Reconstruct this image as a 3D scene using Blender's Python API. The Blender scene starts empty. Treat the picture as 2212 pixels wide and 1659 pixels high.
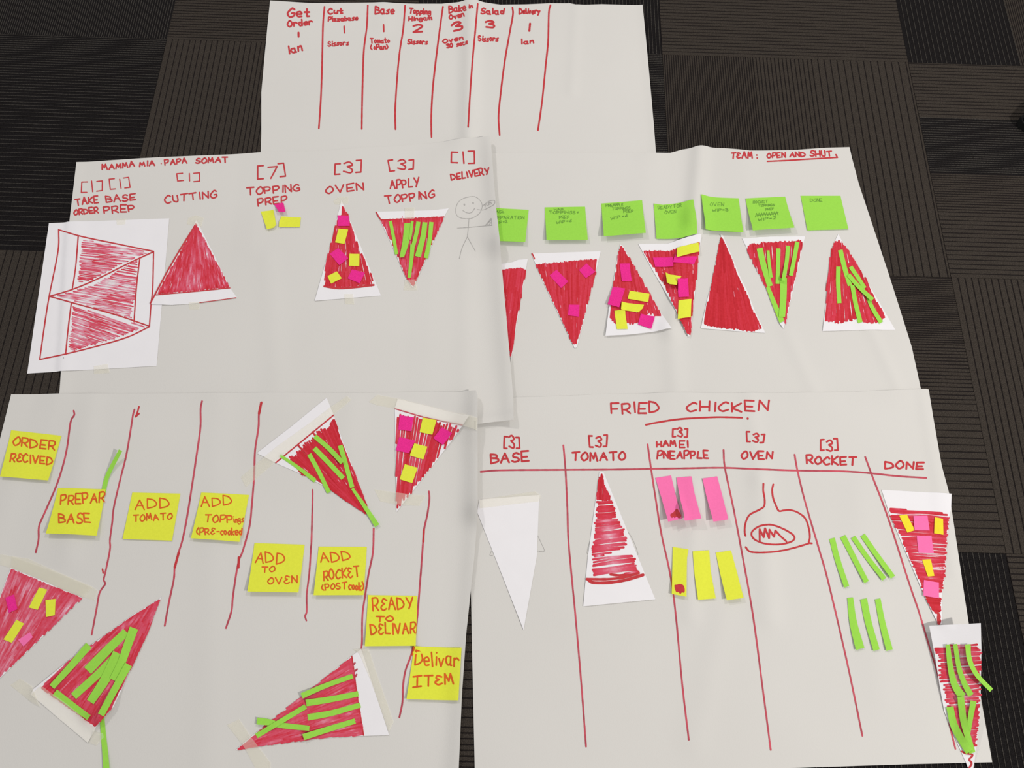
import bpy, math, random
import numpy as np
from mathutils import Matrix, Vector
from mathutils.geometry import delaunay_2d_cdt

random.seed(7)
rng = np.random.default_rng(11)
C = bpy.context.scene.collection
scene = bpy.context.scene

# ------------------------------------------------------------------ camera, world, lights, exposure
W, H, FOC = 2212.0, 1659.0, 1879.08
CAM = np.array([-0.3010836, -1.3051371, 1.3574188])
AX, AY, AZ = 0.3987341, -0.0189651, 0.0223143
_rx = np.array([[1, 0, 0], [0, math.cos(AX), -math.sin(AX)], [0, math.sin(AX), math.cos(AX)]])
_ry = np.array([[math.cos(AY), 0, math.sin(AY)], [0, 1, 0], [-math.sin(AY), 0, math.cos(AY)]])
_rz = np.array([[math.cos(AZ), -math.sin(AZ), 0], [math.sin(AZ), math.cos(AZ), 0], [0, 0, 1]])
ROT = _rz @ _ry @ _rx
cd = bpy.data.cameras.new('camera')
cam = bpy.data.objects.new('camera', cd)
C.objects.link(cam)
m4 = Matrix.Identity(4)
for i in range(3):
    for j in range(3):
        m4[i][j] = ROT[i, j]
    m4[i][3] = CAM[i]
cam.matrix_world = m4
cd.sensor_fit = 'HORIZONTAL'
cd.sensor_width = 36.0
cd.lens = FOC / W * 36.0
cd.clip_start = 0.05
scene.camera = cam

world = bpy.data.worlds.new('world')
scene.world = world
world.use_nodes = True
world.node_tree.nodes['Background'].inputs[0].default_value = (1.0, 0.99, 0.98, 1)
world.node_tree.nodes['Background'].inputs[1].default_value = 0.36

def area_light(name, loc, size, power, col, target):
    ld = bpy.data.lights.new(name, 'AREA')
    ld.shape = 'DISK'
    ld.size = size
    ld.energy = power
    ld.color = col
    o = bpy.data.objects.new(name, ld)
    C.objects.link(o)
    o.location = loc
    o.rotation_euler = (Vector(target) - Vector(loc)).to_track_quat('-Z', 'Y').to_euler()
    return o
# downlights in the ceiling of the room (2.7 m up)
area_light('ceiling_downlight', (2.35, -2.1, 2.7), 0.14, 76, (1.0, 0.95, 0.88), (0.3, -0.8, 0))
area_light('ceiling_downlight', (-2.1, 1.5, 2.7), 0.22, 28, (1.0, 0.96, 0.93), (-0.6, -0.4, 0))
area_light('ceiling_downlight', (0.9, 0.9, 2.7), 0.22, 20, (1.0, 0.96, 0.90), (-0.2, -0.4, 0))
scene.view_settings.view_transform = 'Standard'
scene.view_settings.look = 'None'
scene.view_settings.gamma = 1.0
scene.view_settings.use_curve_mapping = False
scene.view_settings.exposure = 0.0

# ------------------------------------------------------------------ measured points -> floor plane
def unproj(P, z=0.0):
    P = np.asarray(P, float).reshape(-1, 2)
    d = np.stack([(P[:, 0] - W / 2) / FOC, -(P[:, 1] - H / 2) / FOC, -np.ones(len(P))], 1) @ ROT.T
    t = (z - CAM[2]) / d[:, 2]
    return np.stack([CAM[0] + d[:, 0] * t, CAM[1] + d[:, 1] * t], 1)

VW = {'a': (40, 320, 3.318), 'b': (500, 290, 4.147), 'c': (780, 280, 4.147), 'd': (1060, 400, 4.147), 'e': (1280, 400, 4.608),
      'f': (1560, 300, 3.77), 'g': (0, 840, 4.147), 'h': (240, 840, 4.147), 'i': (520, 840, 4.609), 'j': (780, 840, 4.609),
      'k': (500, 1130, 5.531), 'l': (480, 1370, 3.814), 'm': (0, 1180, 3.463), 'n': (1010, 830, 4.046), 'o': (1280, 830, 4.424),
      'p': (1640, 930, 5.027), 'q': (1200, 1000, 4.881), 'r': (1400, 1010, 5.184), 's': (1760, 1120, 5.353), 't': (1880, 1040, 5.183),
      'u': (1960, 1320, 4.896), 'x': (560, 0, 5.53), 'y': (900, 0, 5.53), '0': (0, 0, 1.0)}
def pv(v, *c):
    """flat coordinates measured on an enlarged part of the picture -> full-frame measurements"""
    x0, y0, s = VW[v]
    c = np.asarray(c, float).reshape(-1, 2)
    return np.stack([x0 + c[:, 0] / s, y0 + c[:, 1] / s], 1)

# ------------------------------------------------------------------ resting surface (height map of everything laid so far)
G0 = np.array([-1.75, -1.75]); GS = 0.0025; NX, NY = 1120, 900
S = np.zeros((NY, NX))
def bil(A, ox, oy, xy):
    gx = (xy[:, 0] - G0[0]) / GS - ox; gy = (xy[:, 1] - G0[1]) / GS - oy
    gx = np.clip(gx, 0, A.shape[1] - 1.001); gy = np.clip(gy, 0, A.shape[0] - 1.001)
    ix = gx.astype(int); iy = gy.astype(int); fx = gx - ix; fy = gy - iy
    return (A[iy, ix] * (1 - fx) * (1 - fy) + A[iy, ix + 1] * fx * (1 - fy) + A[iy + 1, ix] * (1 - fx) * fy + A[iy + 1, ix + 1] * fx * fy)
def window(xy, pad):
    lo = np.floor((xy.min(0) - G0) / GS).astype(int) - pad; hi = np.ceil((xy.max(0) - G0) / GS).astype(int) + pad
    lo = np.clip(lo, 0, [NX - 3, NY - 3]); hi = np.clip(hi, lo + 2, [NX - 1, NY - 1])
    return lo, hi
def maxf(A, r):
    B = A
    for ax in (0, 1):
        P = np.pad(B, [(r, r) if k == ax else (0, 0) for k in (0, 1)], mode='edge')
        n = B.shape[ax]
        B = np.max([np.take(P, range(k, k + n), axis=ax) for k in range(2 * r + 1)], axis=0)
    return B
def boxf(A, r):
    B = A
    for ax in (0, 1):
        P = np.pad(B, [(r, r) if k == ax else (0, 0) for k in (0, 1)], mode='edge')
        n = B.shape[ax]
        B = np.mean([np.take(P, range(k, k + n), axis=ax) for k in range(2 * r + 1)], axis=0)
    return B
def inside(poly, pts):
    x, y = pts[:, 0], pts[:, 1]
    r = np.zeros(len(pts), bool)
    n = len(poly)
    for i in range(n):
        x1, y1 = poly[i]; x2, y2 = poly[(i + 1) % n]
        if y1 == y2: continue
        c = ((y1 > y) != (y2 > y)) & (x < (x2 - x1) * (y - y1) / (y2 - y1) + x1)
        r ^= c
    return r

# ------------------------------------------------------------------ materials
def mat(name, col, rough=0.8, noise=0.0, nscale=60, bump=0.0, bscale=300, spec=0.3):
    m = bpy.data.materials.new(name); m.use_nodes = True
    nt = m.node_tree; b = nt.nodes['Principled BSDF']
    b.inputs['Roughness'].default_value = rough
    b.inputs['Specular IOR Level'].default_value = spec
    b.inputs['Base Color'].default_value = (*col, 1)
    tc = nt.nodes.new('ShaderNodeTexCoord')
    if noise:
        n = nt.nodes.new('ShaderNodeTexNoise'); n.inputs['Scale'].default_value = nscale; n.inputs['Detail'].default_value = 4
        nt.links.new(tc.outputs['Object'], n.inputs['Vector'])
        r = nt.nodes.new('ShaderNodeValToRGB')
        r.color_ramp.elements[0].position = 0.3; r.color_ramp.elements[1].position = 0.7
        r.color_ramp.elements[0].color = (*[c * (1 - noise) for c in col], 1)
        r.color_ramp.elements[1].color = (*[min(1, c * (1 + noise)) for c in col], 1)
        nt.links.new(n.outputs['Fac'], r.inputs['Fac']); nt.links.new(r.outputs['Color'], b.inputs['Base Color'])
    if bump:
        n2 = nt.nodes.new('ShaderNodeTexNoise'); n2.inputs['Scale'].default_value = bscale; n2.inputs['Detail'].default_value = 3
        nt.links.new(tc.outputs['Object'], n2.inputs['Vector'])
        bp = nt.nodes.new('ShaderNodeBump'); bp.inputs['Strength'].default_value = bump; bp.inputs['Distance'].default_value = 0.001
        nt.links.new(n2.outputs['Fac'], bp.inputs['Height']); nt.links.new(bp.outputs['Normal'], b.inputs['Normal'])
    return m
M = {
    'flip': mat('flipchart_paper', (0.70, 0.688, 0.668), 0.85, 0.015, 4, 0.15, 500, 0.15),
    'copy': mat('copy_paper', (0.87, 0.86, 0.90), 0.8, 0.01, 30, 0.1, 500, 0.15),
    'green': mat('lime_note_paper', (0.34, 0.73, 0.085), 0.8, 0.03, 300, 0.2, 900, 0.15),
    'yellow': mat('neon_yellow_note_paper', (0.80, 0.85, 0.065), 0.8, 0.03, 300, 0.2, 900, 0.15),
    'lemon': mat('lemon_note_paper', (0.93, 0.78, 0.04), 0.8, 0.03, 300, 0.2, 900, 0.15),
    'magenta': mat('magenta_note_paper', (0.90, 0.03, 0.30), 0.85, 0.18, 900, 0.3, 900, 0.15),
    'pink': mat('pink_note_paper', (0.98, 0.19, 0.47), 0.8, 0.03, 300, 0.2, 900, 0.15),
    'ink': mat('red_marker_ink', (0.56, 0.035, 0.045), 0.6, 0.12, 150),
    'ink_faint': mat('worn_red_marker_ink', (0.54, 0.075, 0.11), 0.6, 0.25, 60),
    'orange': mat('red_marker_on_yellow', (0.74, 0.115, 0.012), 0.6, 0.15, 150),
    'pencil': mat('pencil_graphite', (0.43, 0.42, 0.41), 0.6, 0.2, 600),
    'pencil_green': mat('pencil_on_lime', (0.15, 0.36, 0.045), 0.6, 0.3, 600),
    'brown': mat('brown_carpet_pile', (0.048, 0.040, 0.034), 1.0, 0.5, 700, 1.0, 900, 0.05),
    'black': mat('black_carpet_pile', (0.0125, 0.0112, 0.0118), 1.0, 0.5, 700, 1.0, 900, 0.05),
    'groove': mat('dark_carpet_groove', (0.0085, 0.0055, 0.006), 1.0, 0.3, 700),
    'thread': mat('grey_carpet_thread', (0.060, 0.055, 0.050), 1.0, 0.6, 500, 1.0, 900, 0.05),
    'backing': mat('carpet_backing', (0.01, 0.01, 0.01), 1.0, 0.3, 50),
    'steel': mat('staple_steel', (0.45, 0.44, 0.42), 0.35, 0.05, 50),
    'leather': mat('black_shoe_leather', (0.008, 0.007, 0.008), 0.6, 0.2, 80, 0.2, 300),
    'rubber': mat('black_rubber_sole', (0.006, 0.006, 0.006), 0.9, 0.2, 80),
}
M['steel'].node_tree.nodes['Principled BSDF'].inputs['Metallic'].default_value = 0.8
# masking tape: thin, partly see-through
mt = bpy.data.materials.new('masking_tape'); mt.use_nodes = True
nt = mt.node_tree; b = nt.nodes['Principled BSDF']
nt.nodes.remove(b)
tr = nt.nodes.new('ShaderNodeBsdfTransparent'); mx = nt.nodes.new('ShaderNodeMixShader')
df = nt.nodes.new('ShaderNodeBsdfDiffuse'); tl = nt.nodes.new('ShaderNodeBsdfTranslucent'); m2 = nt.nodes.new('ShaderNodeMixShader')
df.inputs[0].default_value = (0.98, 0.965, 0.87, 1); tl.inputs[0].default_value = (1.0, 0.985, 0.92, 1); m2.inputs[0].default_value = 0.55
n = nt.nodes.new('ShaderNodeTexNoise'); n.inputs['Scale'].default_value = 25
tcn = nt.nodes.new('ShaderNodeTexCoord'); nt.links.new(tcn.outputs['Object'], n.inputs['Vector'])
mr = nt.nodes.new('ShaderNodeMapRange'); mr.inputs['To Min'].default_value = 0.26; mr.inputs['To Max'].default_value = 0.38
nt.links.new(n.outputs['Fac'], mr.inputs['Value']); nt.links.new(mr.outputs['Result'], mx.inputs[0])
nt.links.new(df.outputs[0], m2.inputs[1]); nt.links.new(tl.outputs[0], m2.inputs[2])
nt.links.new(tr.outputs[0], mx.inputs[1]); nt.links.new(m2.outputs[0], mx.inputs[2])
nt.links.new(mx.outputs[0], nt.nodes['Material Output'].inputs['Surface'])
M['tape'] = mt
# felt-tip shading: how much ink a stroke laid down is stored per vertex
ms = bpy.data.materials.new('red_marker_shading'); ms.use_nodes = True
nt = ms.node_tree; b = nt.nodes['Principled BSDF']; b.inputs['Roughness'].default_value = 0.65; b.inputs['Specular IOR Level'].default_value = 0.2
at = nt.nodes.new('ShaderNodeAttribute'); at.attribute_name = 'ink'
n = nt.nodes.new('ShaderNodeTexNoise'); n.inputs['Scale'].default_value = 260; n.inputs['Detail'].default_value = 3
tcn = nt.nodes.new('ShaderNodeTexCoord'); nt.links.new(tcn.outputs['Object'], n.inputs['Vector'])
ma = nt.nodes.new('ShaderNodeMath'); ma.operation = 'MULTIPLY_ADD'; ma.inputs[1].default_value = 0.22
sb = nt.nodes.new('ShaderNodeMath'); sb.operation = 'SUBTRACT'; sb.inputs[1].default_value = 0.11
nt.links.new(n.outputs['Fac'], ma.inputs[0]); nt.links.new(at.outputs['Fac'], ma.inputs[2]); nt.links.new(ma.outputs[0], sb.inputs[0])
cr = nt.nodes.new('ShaderNodeValToRGB'); nt.links.new(sb.outputs[0], cr.inputs['Fac']); nt.links.new(cr.outputs['Color'], b.inputs['Base Color'])
e = cr.color_ramp.elements
e[0].position = 0.0; e[0].color = (0.84, 0.80, 0.84, 1)
e[1].position = 1.0; e[1].color = (0.46, 0.009, 0.018, 1)
for p_, c_ in ((0.22, (0.80, 0.33, 0.44)), (0.45, (0.72, 0.10, 0.17)), (0.65, (0.68, 0.042, 0.078)), (0.82, (0.60, 0.022, 0.038))):
    q_ = e.new(p_); q_.color = (*c_, 1)
M['shade'] = ms

# ------------------------------------------------------------------ mesh helpers
def mk(name, V, F, m, parent=None, origin=None, smooth=False, mats=None, mi=None, tone=None):
    V = np.asarray(V, float)
    if origin is None: origin = np.zeros(3)
    me = bpy.data.meshes.new(name)
    me.from_pydata([tuple(v) for v in (V - origin)], [], F)
    for mm in (mats or [m]): me.materials.append(mm)
    if mi is not None: me.polygons.foreach_set('material_index', mi)
    if smooth: me.polygons.foreach_set('use_smooth', [True] * len(me.polygons))
    if tone is not None:
        a = me.attributes.new('ink', 'FLOAT', 'POINT'); a.data.foreach_set('value', np.asarray(tone, np.float32))
    me.update()
    o = bpy.data.objects.new(name, me)
    C.objects.link(o)
    if parent is not None:
        o.parent = parent
    else:
        o.location = origin
    return o
def tag(o, label, cat, group=None, kind=None):
    if label: o['label'] = label
    if cat: o['category'] = cat
    if group: o['group'] = group
    if kind: o['kind'] = kind
    return o

def densify(P, step):
    out = []
    n = len(P)
    for i in range(n):
        a, b_ = P[i], P[(i + 1) % n]
        k = max(1, int(np.ceil(np.linalg.norm(b_ - a) / step)))
        for j in range(k): out.append(a + (b_ - a) * j / k)
    return np.array(out)

class Item: pass
def lay(name, label, cat, px, m, thick=0.0002, step=0.006, relief=None, curl=0.0, cedge=(0, 1), rsm=(2, 1), group=None, gap=0.00050, parent=None, cpow=2.0, hold=None):
    """lay a cut piece of paper (outline px) on whatever already lies there"""
    px = np.asarray(px, float)
    xy0 = unproj(px, 0.0)
    lo, hi = window(xy0, 30)
    loc = S[lo[1]:hi[1] + 1, lo[0]:hi[0] + 1]
    base = boxf(maxf(loc, rsm[0]), rsm[1])
    ga, gb = xy0[cedge[0]], xy0[cedge[1]]
    t_ = (gb - ga) / np.linalg.norm(gb - ga); nrm = np.array([-t_[1], t_[0]])
    dmax = np.abs((xy0 - ga) @ nrm).max()
    def hgt(xy):
        z = bil(base, lo[0], lo[1], xy) + gap
        if relief is not None: z = z + relief(xy)
        if curl:
            v = np.clip(np.abs((xy - ga) @ nrm) / dmax, 0, 1)
            z = z + curl * v ** cpow
        if hold is not None: z = np.maximum(z, hold)
        return z
    # outline, put where its own height makes it meet the measured outline
    z = np.zeros(len(px))
    for _ in range(3):
        xy = unproj(px, z); z = hgt(xy) + thick
    poly = xy
    B = densify(poly, step)
    n = len(B)
    g = np.stack(np.meshgrid(np.arange(B[:, 0].min(), B[:, 0].max(), step), np.arange(B[:, 1].min(), B[:, 1].max(), step)), -1).reshape(-1, 2) + step * 0.37
    g = g[inside(poly, g)]
    if len(g):
        keep = np.ones(len(g), bool)
        for k in range(0, n, 1):
            keep &= ((g - B[k]) ** 2).sum(1) > (step * 0.45) ** 2
        g = g[keep]
    allp = np.vstack([B, g]) if len(g) else B
    vs, es, fs, ov, oe, of = delaunay_2d_cdt([Vector(p) for p in allp], [], [list(range(n))], 1, 1e-7)
    vs = np.array([(v[0], v[1]) for v in vs])
    bnd = [None] * n
    for vi, orig in enumerate(ov):
        for o_ in orig:
            if o_ < n: bnd[o_] = vi
    bnd = [b_ for b_ in bnd if b_ is not None]
    zt = hgt(vs) + thick
    nv = len(vs)
    top = np.column_stack([vs, zt]); bot = np.column_stack([vs, zt - thick])
    F = []
    for f in fs:
        a_, b_, c_ = [vs[q] for q in f[:3]]
        ccw = (b_[0] - a_[0]) * (c_[1] - a_[1]) - (b_[1] - a_[1]) * (c_[0] - a_[0]) > 0
        f = tuple(f) if ccw else tuple(reversed(f))
        F.append(f); F.append(tuple(nv + q for q in reversed(f)))
    st = np.vstack([top[bnd], bot[bnd]]); k = len(bnd); o0 = 2 * nv
    area = sum(B[i][0] * B[(i + 1) % n][1] - B[(i + 1) % n][0] * B[i][1] for i in range(n))
    for i in range(k):
        j = (i + 1) % k
        q = (o0 + i, o0 + j, o0 + k + j, o0 + k + i)
        F.append(tuple(reversed(q)) if area > 0 else q)
    V = np.vstack([top, bot, st])
    org = np.array([poly[:, 0].mean(), poly[:, 1].mean(), float(bot[:, 2].min())])
    sm = [True] * (len(F) - k) + [False] * k
    o = mk(name, V, F, m, parent=parent, origin=org)
    o.data.polygons.foreach_set('use_smooth', sm)
    tag(o, label, cat, group)
    # raise the resting surface
    lo2, hi2 = window(poly, 1)
    gy, gx = np.mgrid[lo2[1]:hi2[1] + 1, lo2[0]:hi2[0] + 1]
    gp = np.stack([G0[0] + gx.ravel() * GS, G0[1] + gy.ravel() * GS], 1)
    ins = inside(poly, gp)
    sub = S[lo2[1]:hi2[1] + 1, lo2[0]:hi2[0] + 1].ravel().copy()
    sub[ins] = np.maximum(sub[ins], hgt(gp[ins]) + thick)
    S[lo2[1]:hi2[1] + 1, lo2[0]:hi2[0] + 1] = sub.reshape(gx.shape)
    it = Item(); it.o = o; it.org = org; it.hgt = lambda xy: hgt(xy) + thick; it.n = 0; it.poly = poly
    return it

def on_item(it, px, off):
    z = np.zeros(len(px))
    for _ in range(3):
        xy = unproj(px, z); z = it.hgt(xy) + off
    return np.column_stack([xy, z])

def catmull(P, sub=6):
    P = np.asarray(P, float)
    if len(P) < 3: return P
    closed = np.allclose(P[0], P[-1])
    Q = np.vstack([P[-2] if closed else 2 * P[0] - P[1], P, P[1] if closed else 2 * P[-1] - P[-2]])
    out = []
    for i in range(1, len(Q) - 2):
        p0, p1, p2, p3 = Q[i - 1:i + 3]
        for t in np.arange(sub) / sub:
            out.append(0.5 * ((2 * p1) + (-p0 + p2) * t + (2 * p0 - 5 * p1 + 4 * p2 - p3) * t * t + (-p0 + 3 * p1 - 3 * p2 + p3) * t ** 3))
    out.append(P[-1])
    return np.array(out)
def splitcorners(P, deg=55):
    P = np.asarray(P, float); res = []; cur = [P[0]]
    for i in range(1, len(P)):
        cur.append(P[i])
        if i < len(P) - 1:
            a = P[i] - P[i - 1]; b_ = P[i + 1] - P[i]
            c = np.dot(a, b_) / (np.linalg.norm(a) * np.linalg.norm(b_) + 1e-9)
            if c < math.cos(math.radians(deg)):
                res.append(np.array(cur)); cur = [P[i]]
    res.append(np.array(cur))
    return res
def ribbon(P, w, jit=0.08):
    """outline points of a pen stroke with round ends: returns verts, faces, u"""
    P = np.asarray(P, float)
    if len(P) == 1: P = np.vstack([P, P + [0.01, 0.4]])
    keep = [0]
    for i in range(1, len(P)):
        if np.linalg.norm(P[i] - P[keep[-1]]) > 1e-3: keep.append(i)
    P = P[keep]
    if len(P) < 2: P = np.vstack([P, P[0] + [0.01, 0.4]])
    Q = [P[0]]
    for i in range(1, len(P)):
        k = max(1, int(np.ceil(np.linalg.norm(P[i] - P[i - 1]) / 7.0)))
        Q += [P[i - 1] + (P[i] - P[i - 1]) * j / k for j in range(1, k + 1)]
    P = np.array(Q)
    T = np.gradient(P, axis=0); T /= np.linalg.norm(T, axis=1)[:, None] + 1e-9
    N = np.stack([-T[:, 1], T[:, 0]], 1)
    hw = w / 2 * (1 + rng.uniform(-jit, jit, len(P)))
    L = P + N * hw[:, None]; R_ = P - N * hw[:, None]
    V = []; F = []
    k = len(P)
    for i in range(k): V += [L[i], R_[i]]
    u = list(np.repeat(np.linspace(0, 1, k), 2))
    for i in range(k - 1): F.append((2 * i, 2 * i + 1, 2 * i + 3, 2 * i + 2))
    for (c, t, h, a, b_) in ((P[0], -T[0], hw[0], 0, 1), (P[-1], T[-1], hw[-1], 2 * k - 2, 2 * k - 1)):
        nn = np.array([-t[1], t[0]])
        s = len(V)
        V.append(c + (t * .8 + nn * .6) * h); V.append(c + (t * .8 - nn * .6) * h)
        u += [u[a], u[a]]
        if c is P[0] or (c == P[0]).all(): F.append((b_, a, s + 1, s)) if False else F.append((a, s + 1, s, b_))
        else: F.append((a, b_, s + 1, s))
    return V, F, u

def ink(it, strokes, w, m='ink', name='ruled_line', label=None, tones=None, kind=None, smooth=True):
    V = []; F = []; Z = []; T = []
    for si, st in enumerate(strokes):
        segs = splitcorners(st) if smooth == 'sharp' else [catmull(st) if smooth else np.asarray(st, float)]
        ww = w[si] if isinstance(w, (list, tuple, np.ndarray)) else w
        for sg in segs:
            v, f, u = ribbon(sg, ww)
            b0 = len(V)
            V += v; F += [tuple(b0 + q for q in ff) for ff in f]
            Z += [(it.n % 26) * 4.5e-6 + .00002] * len(v); it.n += 1
            if tones is not None:
                t0, t1, t2 = tones[si]
                for uu in u:
                    T.append((t0 * (1 - 2 * uu) + t1 * 2 * uu) if uu < .5 else (t1 * (2 - 2 * uu) + t2 * (2 * uu - 1)))
    if not V: return
    P = on_item(it, np.array(V), 0.00020)
    P[:, 2] += np.array(Z)
    o = mk(name, P, F, M[m], parent=it.o, origin=it.org, tone=T if tones is not None else None)
    if label: o['label'] = label
    if kind: o['kind'] = kind
    return o
def blob(it, px, m='ink', name='marker_blot', label=None):
    px = catmull(np.vstack([px, px[:1]]), 3)[:-1]
    c = px.mean(0)
    P = on_item(it, np.vstack([px, c]), 0.00030)
    n = len(px)
    o = mk(name, P, [(i, (i + 1) % n, n) for i in range(n)], M[m], parent=it.o, origin=it.org)
    if label: o['label'] = label
    return o

# ------------------------------------------------------------------ hand lettering
GL = {
 'A': "02 39 62|15 55", 'B': "02 09|~09 48 46 16|~16 55 53 02", 'C': "~58 39 06 04 22 53", 'D': "02 09|~09 48 65 43 02", 'E': "59 09 02 52|05 45",
 '€': "~58 29 17 36|~36 04 22 53", 'F': "59 09 02|05 45", 'G': "~58 39 06 04 22 53 55|55 35", 'H': "02 09|52 59|05 55", 'I': "12 19",
 'K': "02 09|59 05 52", 'L': "09 02 52", 'M': "02 19 34 59 62", 'N': "02 09 52 59", 'O': "~39 06 04 22 54 57 39", 'P': "02 09|~09 49 57 35 05",
 'R': "02 09|~09 49 57 35 05|25 52", 'S': "~58 39 18 16 45 53 22 03", 'T': "09 69|39 32", 'U': "~09 04 22 43 49", 'V': "09 32 69",
 'W': "09 12 36 52 69", 'X': "09 52|59 02", 'Y': "09 35|69 22", 'J': "09 39|39 32 03", 'Ī': "09 69|39 32|02 62",
 '1': "12 19", '2': "~08 39 57 02|02 52", '3': "~08 39 57 26|~26 54 42 03", '6': "~59 15 03 32 44 35 14", '7': "09 59 22", '0': "~39 06 04 22 54 57 39",
 '[': "39 09 02 32", ']': "09 39 32 02", '(': "~39 16 14 32", ')': "~09 26 24 02", '-': "15 45", '=': "16 46|14 44", '+': "15 45|37 33", '.': "02 03",
 ':': "03 03|07 07", '>': "15 65|47 65 43",
 'a': "~46 16 04 22 43|46 42 52", 'b': "09 02|~05 36 43 12 02", 'c': "~46 16 04 22 42", 'd': "~45 16 04 22 44|49 42", 'e': "~04 44 36 05 12 42",
 'g': "~46 16 04 23 45|~46 41 10 01", 'i': "12 16|18 18", 'k': "09 02|46 04 42", 'l': "12 19", 'm': "02 06|~05 26 32|~35 56 62", 'n': "02 06|~05 36 42",
 'o': "~26 04 22 44 26", 'p': "06 00|~05 36 43 12 03", 'r': "02 06|~05 26 45", 's': "~46 15 34 32 02", 't': "29 22 42|06 46", 'u': "~06 03 32 45|46 42",
 'v': "06 22 46", 'y': "06 23|46 10", 'z': "06 46 02 42"}
def word(it, v, txt, x0, y0, x1, y1, h, w=3.4, m='ink', slant=0.0, label=None):
    a, b_ = pv(v, x0, y0, x1, y1)
    h = h / VW[v][2]
    d = b_ - a; Ln = np.linalg.norm(d); d = d / Ln; up = np.array([d[1], -d[0]])
    adv = []; gl = []
    for ch in txt:
        if ch == ' ': gl.append([]); adv.append(4.0); continue
        ss = []
        for s in GL[ch].split('|'):
            cur = s[0] == '~'; pts = [(int(q[0]), (int(q[1]) - 2) / 7.0) for q in s.lstrip('~').split()]
            ss.append((cur, pts))
        gl.append(ss); adv.append(max(p[0] for c, pp in ss for p in pp))
    gapx = 2.1
    tot = sum(adv) + gapx * (len(txt) - 1)
    if tot <= 0: tot = 1
    sx = Ln / max(tot, 1e-6)
    cx = 0.0; strokes = []
    for g_, ad in zip(gl, adv):
        jy = random.uniform(-.07, .07) * h; js = random.uniform(.88, 1.1); jr = random.uniform(-.10, .14); jt = random.uniform(-.08, .08)
        for cur, pts in g_:
            P = []
            for (gx, gy) in pts:
                X = (cx + gx) * sx + (slant + jr) * gy * h; Y = gy * h * js + jy + jt * (gx - ad / 2) * sx
                P.append(a + d * X + up * Y)
            P = np.array(P)
            if len(P) == 2 and np.allclose(P[0], P[1]): P[1] = P[0] + up * 0.6
            strokes.append(catmull(P, 5) if cur else P)
        cx += ad + gapx
    flat = []
    for s in strokes: flat += splitcorners(s)
    ink(it, flat, w, m, 'handwritten_word', label or 'word ' + txt.replace('€', 'E').replace('Ī', 'I') + ' in handwriting', smooth=False)
def lines(it, v, groups, w, m='ink', name='ruled_line', label=None, smooth=True):
    return ink(it, [pv(v, *g) for g in groups], w, m, name, label, smooth=smooth)

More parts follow.
